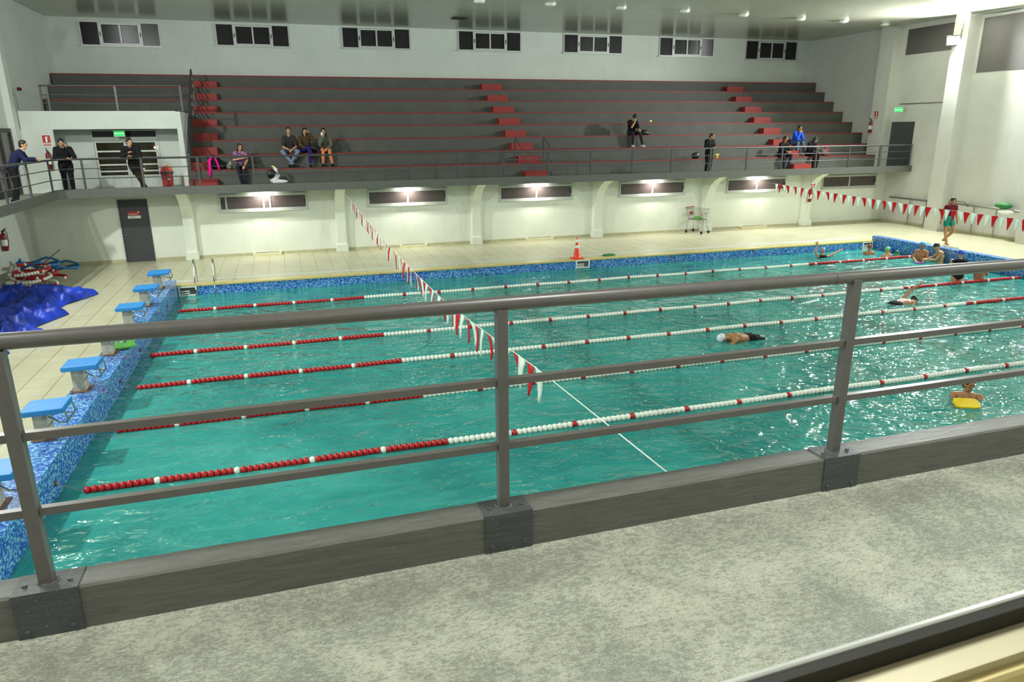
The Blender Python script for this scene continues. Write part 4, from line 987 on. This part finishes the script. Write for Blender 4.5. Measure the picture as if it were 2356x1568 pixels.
    [b.ball(hd+fd*.09+hu*.045+rt*sg*.03, (.018, .008, .005), 8, 6, R) for sg in (-1, 1)]; ch(b, 'eyes', 'eye')
    ch(MB().ball(hd+fd*.086-hu*.058, (.022, .01, .007), 8, 6, R), 'mouth', 'mouth')
    hm, st = hair
    if st == 'cap': ch(MB().ball(hd-fd*.008+hu*.045, (.086, .104, .092), 18, 12, R), 'swim_cap', hm)
    else:
        b = MB(); b.ball(hd-fd*.018+hu*.042, (.088, .104, .098), 16, 12, R).ball(hd-fd*.04-hu*.01, (.08, .075, .09), 14, 10, R)
        if st == 'long':
            for sg in (-1, -.4, .4, 1): b.capsule(hd+rt*sg*.06-fd*.03, nec+rt*sg*.095*abs(sg)-fd*.06*(1.3-abs(sg))+(che-nec)*.55, .04, .03, 8)
            for sg in (-1, 1): b.capsule(hd+rt*sg*.078+hu*.03+fd*.01, nec+rt*sg*.1+fd*.06+(che-nec)*.5, .026, .022, 8)
        if st == 'bob':
            for sg in (-1, 1): b.capsule(hd+rt*sg*.076+hu*.03-fd*.01, hd+rt*sg*.08-hu*.14-fd*.01, .035, .03, 8)
            b.capsule(hd-fd*.06, hd-fd*.06-hu*.14, .07, .05, 8)
        if st == 'beanie': b.ball(hd+hu*.06, (.094, .11, .09), 16, 10, R)
        ch(b, 'hair' if st != 'beanie' else 'beanie', hm)
    return root
def acc(root, mb, nm, mat): return mb.obj(nm, mat, root)
cl = {}
def K(n, r, g, b_, v=0.12):
    M['c_'+n] = cloth(n, S(r, g, b_), v); return 'c_'+n
navy = K('navy', 26, 30, 62); blk = K('black', 24, 24, 26); dk = K('charcoal', 52, 50, 50); char = K('dark_grey', 44, 44, 44); wht = K('white', 220, 222, 224)
jean = K('pale_jeans', 118, 126, 150); purp = K('indigo_trousers', 40, 32, 104); org = K('coral_leggings', 214, 128, 84); gry = K('grey_wool', 96, 96, 84); blue = K('bright_blue', 40, 84, 210)
maroon = K('maroon', 92, 20, 34); teal = K('teal', 30, 128, 110); dkj = K('dark_jeans', 36, 38, 52); mid = K('denim', 84, 110, 136); pink = K('hot_pink', 232, 20, 140)
brn = K('dark_brown', 46, 36, 30); shoe = K('shoe_black', 20, 20, 22); wshoe = K('shoe_white', 220, 220, 222)
for n_, c_ in (('cap_blue', (40, 80, 210)), ('cap_sky', (60, 150, 220)), ('cap_green', (110, 210, 110)), ('cap_dkgreen', (30, 120, 80)), ('cap_red', (132, 60, 62)), ('cap_white', (214, 226, 236)), ('cap_black', (24, 24, 26)), ('cap_grey', (140, 160, 170))):
    M[n_] = simple(n_, S(*c_), 0.3, 0, 0.05)
TOP = ['torso', 'uarm', 'larm', 'farm', 'hip']; LEG = ['hip', 'thigh', 'knee', 'calf']
P = person
P('person in a navy sweater and white collar leaning on the end gallery rail', (-3.93, 1.35, GF), PI/2+0.15, STAND,
  dict(che=(0, -.15, 1.25), nec=(0, -.3, 1.4), hd=(0, -.36, 1.56), sL=(.17, -.25, 1.35), sR=(-.17, -.25, 1.35), eL=(.2, -.36, 1.16), eR=(-.2, -.36, 1.16), wL=(.05, -.58, 1.17), wR=(-.04, -.57, 1.17), aL=(.1, .12, .09), aR=(-.08, .02, .09)),
  [('trousers', LEG, blk, .014), ('sweater', TOP, navy, .03), ('collar', ['neck'], wht, .01), ('shoes', ['foot'], shoe, .01)], face=(-.25, -1, -.1))
P('person in a black suit holding a phone to the ear at the gallery corner', (-3.22, 3.8, GF), 0.25, STAND,
  dict(che=(0, -.08, 1.27), nec=(0, -.16, 1.45), hd=(-.02, -.24, 1.58), sL=(.18, -.12, 1.39), sR=(-.18, -.12, 1.39), eL=(.27, -.26, 1.16), wL=(.11, -.3, 1.44), dL=(-.3, .2, 1), eR=(-.24, -.2, 1.13), wR=(.05, -.33, 1.12), aR=(-.1, -.02, .09)),
  [('trousers', LEG, blk, .014), ('jacket', TOP+['thigh'], blk, .03), ('collar', ['neck'], wht, .01), ('shoes', ['foot'], shoe, .01)], face=(0, -1, -.35))
P('person in a dark parka leaning on the gallery rail before the entrance doors', (-1.28, 3.86, GF), 0.1, STAND,
  dict(pel=(.02, 0, .93), che=(-.02, -.12, 1.24), nec=(-.05, -.2, 1.41), hd=(-.04, -.25, 1.57), sL=(.15, -.16, 1.36), sR=(-.23, -.16, 1.36), eL=(.2, -.32, 1.12), wL=(-.02, -.38, 1.15), eR=(-.28, -.26, 1.13), wR=(-.1, -.38, 1.25), hL=(.11, 0, .9), hR=(-.07, 0, .9), kL=(.14, -.06, .48), kR=(.06, -.03, .48), aL=(.14, .03, .09), aR=(.24, .1, .11)),
  [('trousers', LEG, brn, .014), ('parka', TOP+['thigh'], blk, .04), ('scarf', ['neck'], char, .016), ('boots', ['foot'], shoe, .014)], face=(.6, -1, -.2))
P('person in a floral shirt sitting with folded arm above white sneakers', (1.85, 5.2, GF), 0, SEAT(.6),
  dict(hd=(0.03, .02, 1.34), wR=(.12, -.08, .98), eR=(-.22, -.02, .92), wL=(.12, -.22, .72), kL=(.1, -.2, .66), kR=(-.1, -.2, .66), aL=(.07, -.24, .09), aR=(0, -.2, .09)),
  [('jeans', LEG, dkj, .012), ('floral_shirt', ['torso', 'uarm', 'larm', 'hip'], 'floral', .02), ('sneakers', ['foot'], wshoe, .012)], face=(.3, -1, -.15), hair=('hairb', 'bob'), female=True)
P('person in a dark grey sweater and pale jeans sitting with crossed ankles', (3.56, 5.9, TZ), 0, SEAT(.49),
  dict(hd=(0, .05, 1.28), kL=(.28, -.2, .56), kR=(-.28, -.2, .56), aL=(-.06, -.22, .09), aR=(.08, -.24, .1), wL=(.06, -.16, .62), wR=(-.06, -.16, .64), eL=(.23, .0, .72), eR=(-.23, 0, .72)),
  [('jeans', LEG, jean, .014), ('sweater', ['torso', 'uarm', 'larm', 'hip'], dk, .022), ('shoes', ['foot'], shoe, .012)], face=(0, -1, -.1))
P('person in a striped sweater and indigo trousers with one hand on the forehead', (4.13, 5.9, TZ), 0, SEAT(.49),
  dict(eL=(.28, -.08, .98), wL=(.15, -.1, 1.22), dL=(-.8, -.1, .5), wR=(.02, -.18, .66), eR=(-.2, -.04, .78), kL=(.12, -.2, .58), kR=(.06, -.24, .7), aL=(.1, -.22, .09), aR=(.2, -.34, .38)),
  [('trousers', LEG, purp, .013), ('striped_sweater', TOP, 'stripes', .022), ('shoes', ['foot'], shoe, .012)], face=(.1, -1, -.2), hair=('hair', 'long'), female=True)
p7 = P('person in coral leggings and grey cardigan drinking from a pale cup', (4.82, 5.9, TZ), 0, SEAT(.49),
  dict(hd=(-.02, .04, 1.24), eR=(-.2, -.06, .76), wR=(-.08, -.12, 1.06), dR=(.2, .2, 1), wL=(.04, -.2, .64), kL=(.12, -.2, .58), kR=(-.1, -.2, .58), aL=(.2, -.16, .09), aR=(-.14, -.16, .09)),
  [('leggings', LEG, org, .008), ('cardigan', TOP, gry, .02), ('shoes', ['foot'], shoe, .012)], face=(-.2, -1, -.15), hair=('hair', 'long'), female=True)
tag(MB().lathe([(0.03, 0), (0.042, 0.1)], 12).obj('cup', 'yellow' if False else 'white', loc=(4.72, 5.72, TZ+1.11)), 'pale cup held to the face of the person in coral leggings', 'cup')
P('person in black cap and dark clothes sitting alone high in the stands, hand at chin', (17.78, 6.62, TZ+TH), 0, SEAT(.49),
  dict(hd=(.02, .0, 1.22), eR=(-.16, -.12, .82), wR=(.0, -.12, 1.06), dR=(0, .1, 1), eL=(.2, -.05, .74), wL=(.14, -.26, .7), kL=(.2, -.22, .58), kR=(-.12, -.2, .58), aL=(.34, -.22, .09), aR=(-.1, -.16, .09)),
  [('trousers', LEG, char, .014), ('jacket', ['torso', 'uarm', 'larm', 'hip'], blk, .026), ('shoes', ['foot'], wshoe, .012)], face=(0, -1, -.3), hair=('cap_black', 'beanie'))
P('person in a black sweater with white collar and cuffs standing in the gallery', (20.02, 4.2, GF), 0.1, STAND,
  dict(hd=(.02, -.08, 1.6), eL=(.24, -.05, 1.14), wL=(.1, -.24, 1.16), eR=(-.24, -.05, 1.14), wR=(-.04, -.26, 1.14)),
  [('trousers', LEG, blk, .014), ('sweater', TOP, blk, .024), ('collar', ['neck'], wht, .014), ('shoes', ['foot'], shoe, .01)], face=(.5, -1, -.25), hair=('hairb', 'short'), s=0.95)
P('person in dark clothes sitting on the lowest row beside the far red stair', (24.5, 5.2, GF), 0, SEAT(.6),
  dict(kL=(.2, -.2, .68), kR=(-.2, -.2, .68)), [('jeans', LEG, dkj, .014), ('jacket', TOP, blk, .026), ('shoes', ['foot'], shoe, .012)], face=(.5, -1, -.1), skin='skin2')
P('person in a bright blue jacket resting the chin on the hands', (25.68, 5.9, TZ), 0, SEAT(.49),
  dict(che=(0, .08, .9), nec=(0, .02, 1.06), hd=(0, -.04, 1.2), sL=(.17, .03, 1.0), sR=(-.17, .03, 1.0), eL=(.14, -.16, .72), eR=(-.14, -.16, .72), wL=(.03, -.13, 1.02), wR=(-.03, -.13, 1.02), dL=(0, .1, 1), dR=(0, .1, 1), aL=(.16, -.3, .09), aR=(-.2, -.24, .09)),
  [('jeans', LEG, mid, .013), ('blue_jacket', TOP, blue, .026), ('sneakers', ['foot'], wshoe, .014)], face=(.1, -1, 0), skin='skin2')
P('person with long dark hair in a black coat looking down beside pink backpack', (26.0, 5.2, GF), 0.15, SEAT(.6),
  dict(hd=(.04, 0, 1.3), wL=(.06, -.16, .96), wR=(-.06, -.16, .96)), [('trousers', LEG, blk, .014), ('coat', TOP+['thigh'], blk, .03), ('boots', ['foot'], shoe, .012)], face=(.5, -1, -.6), hair=('hair', 'long'), female=True)
P('person in a maroon t-shirt and teal shorts walking barefoot along the deck', (26.5, -1.85, 0.02), -0.15, STAND,
  dict(hd=(.0, -.05, 1.61), eL=(.27, .02, 1.14), wL=(.3, -.04, .9), eR=(-.26, .05, 1.14), wR=(-.32, 0, .9), kL=(.14, -.14, .52), kR=(-.08, 0, .5), aL=(.0, .1, .2), aR=(.02, -.02, .09), hL=(.09, 0, .93)),
  [('shorts', ['hip', 'thigh'], teal, .014), ('t_shirt', ['torso', 'uarm'], maroon, .022)], face=(-.3, -1, -.4), skin='skin2')
# swimmers: head height above the water decides how deep each stands
def swim(label, x, y, htop, rz, cap, pose={}, wear=None, face=(0, -1, 0), s=1.0, skin='skin', hair='cap', female=False, base=None):
    z = ZW+htop-1.74*s
    return person(label, (x, y, z), rz, base or STAND, pose, wear or [], face=face, hair=(cap, hair), skin=skin, s=s, female=female)
swim('swimmer with grey cap and raised spread arms beside the far pool wall', 21.75, -1.0, .34, PI, 'cap_grey', dict(eL=(.33, 0, 1.62), wL=(.3, 0, 1.86), eR=(-.42, .05, 1.5), wR=(-.7, .05, 1.62)), [('swimsuit', ['torso', 'hip'], blk, .006)], face=(0, -1, 0.1), female=True)
swim('swimmer with dull red cap standing near the corner skimmer', 23.8, -1.05, .36, 2.6, 'cap_red', {}, s=.9, skin='skin2')
swim('swimmer with light green cap and bare back in the pool corner', 23.95, -1.75, .36, 3.0, 'cap_green', {}, s=.9)
swim('swimmer with bright blue cap, only the head out, in the pool corner', 24.7, -1.1, .2, 2.8, 'cap_blue', {}, s=.9)
swim('swimmer with dark green cap, only the head out, by the first lane rope', 24.5, -1.65, .18, 2.2, 'cap_dkgreen', {}, s=.9)
swim('swimmer with sky blue cap holding a purple board at the end wall', 24.45, -2.75, .66, -.9, 'cap_sky', dict(eL=(.2, -.2, 1.2), wL=(.12, -.42, 1.14), eR=(-.22, -.16, 1.18), wR=(-.1, -.42, 1.14)), face=(.2, -1, 0), skin='skin2')
kickboard('kickboard', (24.1, -3.05, ZW+0.02), 0.5, 'purple', 'purple foam board floating in front of the sky blue capped swimmer', 0.4, 0.26)
swim('swimmer with black cap and broad bare back leaning at the end wall', 24.72, -3.3, .7, -2.2, 'cap_black', dict(nec=(0, -.08, 1.46), hd=(0, -.16, 1.6), eL=(.22, -.2, 1.18), wL=(.1, -.45, 1.16), eR=(-.22, -.2, 1.18), wR=(-.1, -.45, 1.16)), face=(0, -1, -.2))
swim('swimmer with blue cap in a black swimsuit standing waist deep', 22.45, -6.0, .98, 2.7, 'cap_blue', dict(eL=(.24, -.16, 1.14), wL=(.12, -.28, 1.34), eR=(-.3, -.1, 1.16), wR=(-.28, -.3, 1.0)), [('swimsuit', ['torso', 'hip'], blk, .007)], female=True)
swim('swimmer with dark hair and a hand raised, beside the woman in black swimsuit', 23.3, -6.0, .62, 2.2, 'hair', dict(eL=(.26, -.18, 1.3), wL=(.1, -.3, 1.5), eR=(-.24, -.2, 1.2), wR=(-.2, -.42, 1.2)), s=.85, hair='short', skin='skin2')
p12 = swim('swimmer with short dark hair facing the gallery behind a yellow board', 14.32, -13.42, .35, -0.64, 'hair', dict(sL=(.2, 0, 1.42), sR=(-.2, 0, 1.42), eL=(.27, -.2, 1.24), wL=(.1, -.42, 1.3), eR=(-.27, -.2, 1.24), wR=(-.2, -.45, 1.3)), face=(.4, -.92, -.22), hair='short', skin='skin2')
yb = kickboard('kickboard', (13.95, -13.74, ZW+0.05), -0.45, 'yellow', 'yellow foam board held by the swimmer near the gallery', 0.4, 0.24, 0.35)
# front crawl swimmers lie level in the water
def lie(d):
    return dict(pel=(0, .95, -.06), che=(0, .58, -.02), nec=(0, .38, -.01), hd=(0, .2, .0), sL=(.175, .44, 0), sR=(-.175, .44, 0), eL=(.3, .3, .1), wL=(.25, .02, .02), eR=(-.26, .62, -.1), wR=(-.22, .85, -.2),
                hL=(.09, .98, -.09), hR=(-.09, .98, -.09), kL=(.1, 1.4, -.14), kR=(-.1, 1.4, -.12), aL=(.1, 1.82, -.12), aR=(-.1, 1.82, -.16), **d)
P('swimmer with white cap lying face down, bare back breaking the water', (12.05, -9.05, ZW+.06), -PI/2-0.03, lie({}), dict(eL=(.28, .2, -.12), wL=(.2, -.05, -.2)), [('shorts', ['hip', 'thigh'], blk, .012)], face=(0, -.3, -1), hair=('cap_white', 'cap'), skin='skin2', tilt=1, toe={'L': (0, 1, 0), 'R': (0, 1, 0)})
P('swimmer with dark cap doing front crawl with one arm reaching out', (19.5, -7.45, ZW+.02), PI/2+0.1, lie({}), dict(eL=(.22, .12, .22), wL=(.16, -.16, .4), dL=(0, -.6, .3)), [('shorts', ['hip', 'thigh'], blk, .012)], face=(.5, -.6, -.6), hair=('cap_black', 'cap'), skin='skin2', tilt=1, toe={'L': (0, 1, 0), 'R': (0, 1, 0)})

# ------------------------------------------------------------------ bags and coats in the stands
def blob(name, parts, mat, loc, label, cat, extra=None, rz=0):
    b = MB()
    for c_, r in parts: b.ball(c_, r, 12, 8)
    tmp = bpy.data.objects.new('tmp', b.mesh('tmp', mat)); C.objects.link(tmp)
    r = tmp.modifiers.new('r', 'REMESH'); r.mode = 'VOXEL'; r.voxel_size = 0.02
    dg = bpy.context.evaluated_depsgraph_get(); me = bpy.data.meshes.new_from_object(tmp.evaluated_get(dg)); bpy.data.objects.remove(tmp)
    me.polygons.foreach_set('use_smooth', [True]*len(me.polygons)); me.materials.clear(); me.materials.append(M[mat])
    root = thing(name, label, cat, loc, rz); o = bpy.data.objects.new('body' if cat != 'coat' else 'cloth', me); C.objects.link(o); o.parent = root
    if extra:
        for nm, mb_, mt in extra: mb_.obj(nm, mt, root)
    return root
blob('coat', [((0, 0, .22), (.24, .16, .22)), ((.1, .02, .12), (.3, .17, .12)), ((-.08, 0, .38), (.17, .12, .12)), ((.22, -.12, .0), (.08, .05, .2))], blk, (1.0, 5.42, TZ), 'black coat with hot pink scarf heaped on the lowest row', 'coat',
     [('scarf', MB().tube([(-.08, -.12, .46), (-.16, -.2, .3), (-.17, -.26, .02), (-.19, -.27, -.22)], [.05, .05, .06, .05]).tube([(.02, -.13, .42), (.1, -.2, .2), (.13, -.25, 0)], .035), pink)])
M['thinbag'] = simple('pale_plastic_bag', S(128, 136, 124), 0.3, 0, 0.3, 12)
blob('plastic_bag', [((0, 0, .1), (.1, .08, .1)), ((.05, 0, .2), (.05, .05, .1))], 'thinbag', (1.46, 5.3, TZ), 'crumpled pale plastic bag beside the black coat and pink scarf', 'bag')
blob('handbag', [((0, 0, .14), (.2, .12, .15)), ((.12, -.02, .05), (.16, .1, .07)), ((-.1, 0, .18), (.1, .08, .1))], 'black', (4.47, 6.05, TZ+TH), 'black handbag between the striped sweater and the coral leggings', 'bag',
     [('strap', MB().tube([(.1, -.12, .1), (.16, -.2, -.1), (.17, -.22, -.38)], .035).tube([(-.05, -.12, .2), (.05, -.15, .08), (.1, -.13, .12)], .01), 'black')])
blob('jacket', [((0, 0, .05), (.2, .12, .09)), ((.14, -.02, .04), (.24, .12, .07)), ((-.1, 0, .1), (.12, .1, .12))], wht, (3.0, 5.33, TZ-.36), 'white jacket slung over the edge of the lowest row', 'jacket',
     [('sleeve', MB().tube([(-.05, -.05, .1), (.06, -.1, .28), (.02, -.1, .46), (-.06, -.1, .55)], [.08, .08, .07, .035]), wht), ('dark_lining', MB().ball((-.16, -.04, .3), (.15, .08, .17)), 'black'), ('orange_cuff', MB().ball((-.08, -.1, .57), (.05, .04, .03)), 'yellow')]).location = (3.0, 4.75, GF+0.13)
blob('red_pouch', [((0, 0, .05), (.13, .08, .06))], 'cone', (3.38, 4.9, GF), 'small bright red pouch lying next to the white jacket', 'bag')
blob('backpack', [((0, 0, .1), (.22, .14, .13)), ((.14, 0, .07), (.12, .12, .09))], 'black', (18.4, 6.85, TZ+TH*2), 'black backpack on the row beside the person in a black cap', 'bag')
blob('backpack', [((0, 0, .12), (.2, .13, .14)), ((.05, 0, .2), (.12, .1, .08))], 'black', (20.15, 5.42, TZ), 'black bag on the lowest row behind the person with white collar', 'bag')
blob('yellow_flower', [((0, 0, .12), (.07, .05, .07)), ((.06, 0, .14), (.05, .04, .05)), ((-.06, 0, .14), (.05, .04, .05)), ((0, 0, .04), (.05, .04, .06))], 'yellow', (21.15, 5.35, TZ), 'small yellow plush lying next to the person with white collar', 'toy')
blob('backpack', [((0, 0, .16), (.2, .14, .18)), ((.12, 0, .08), (.16, .12, .1))], M['c_grey_wool'].name if False else gry, (26.75, 5.4, TZ), 'patterned grey and pink backpack beside the person in a black coat', 'bag',
     [('pink_strap', MB().tube([(-.02, -.05, .36), (.12, -.08, .28), (.2, -.08, .08), (.22, -.05, .02)], .05), K('rose', 150, 50, 84)), ('pink_pocket', MB().ball((-.3, -.06, .06), (.06, .06, .13)), K('magenta', 190, 60, 140))])
tag(MB().ball((0, 0, 0), (.035, .02, .035), 10, 6).obj('indicator_light', 'spark', loc=(18.95, 7.31, TZ+TH*3+.1)), 'tiny orange light glowing on the row above the black backpack', 'light')

for i, (x, y) in enumerate(FILL_LIGHTS):  # housings made up for the added gallery fill lights
    t = thing('added_fill_light', 'long ceiling light over the near gallery rail, number %s from the starting blocks' % ['one', 'two', 'three'][i], 'light', (x, y, ZC))
    MB().box(-0.17, 0.17, -0.6, 0.6, -0.1, 0).obj('housing', 'white', t); MB().box(-0.14, 0.14, -0.56, 0.56, -0.115, -0.1).obj('diffuser', 'underlit', t)

struct('floor_viewing', MB().box(-1, 8, -26, -21.95, 2.4, 2.6), 'gfloor', label='floor of the viewing room', cat='floor')
struct('ceiling_viewing', MB().box(-1, 8, -26, -21.95, 5.8, 5.9), 'wall_up', label='ceiling of the viewing room', cat='ceiling')
struct('wall_viewing', MB().box(-1, 8, -26.1, -26, 2.6, 5.8).box(-1.1, -1, -26, -21.95, 2.6, 5.8).box(8, 8.1, -26, -21.95, 2.6, 5.8), 'wall_up', label='walls of the viewing room', cat='wall')
t = thing('room_lamp', 'warm ceiling lamp inside the viewing room', 'lamp', (3.4, -23.2, 5.8))
MB().lathe([(0.2, 0), (0.2, -0.06)], 20).obj('diffuser', 'white', t)
area('room_light', (3.4, -23.2, 5.7), (3.4, -22.6, 3), 26, 0.35, (1, 0.93, 0.74))
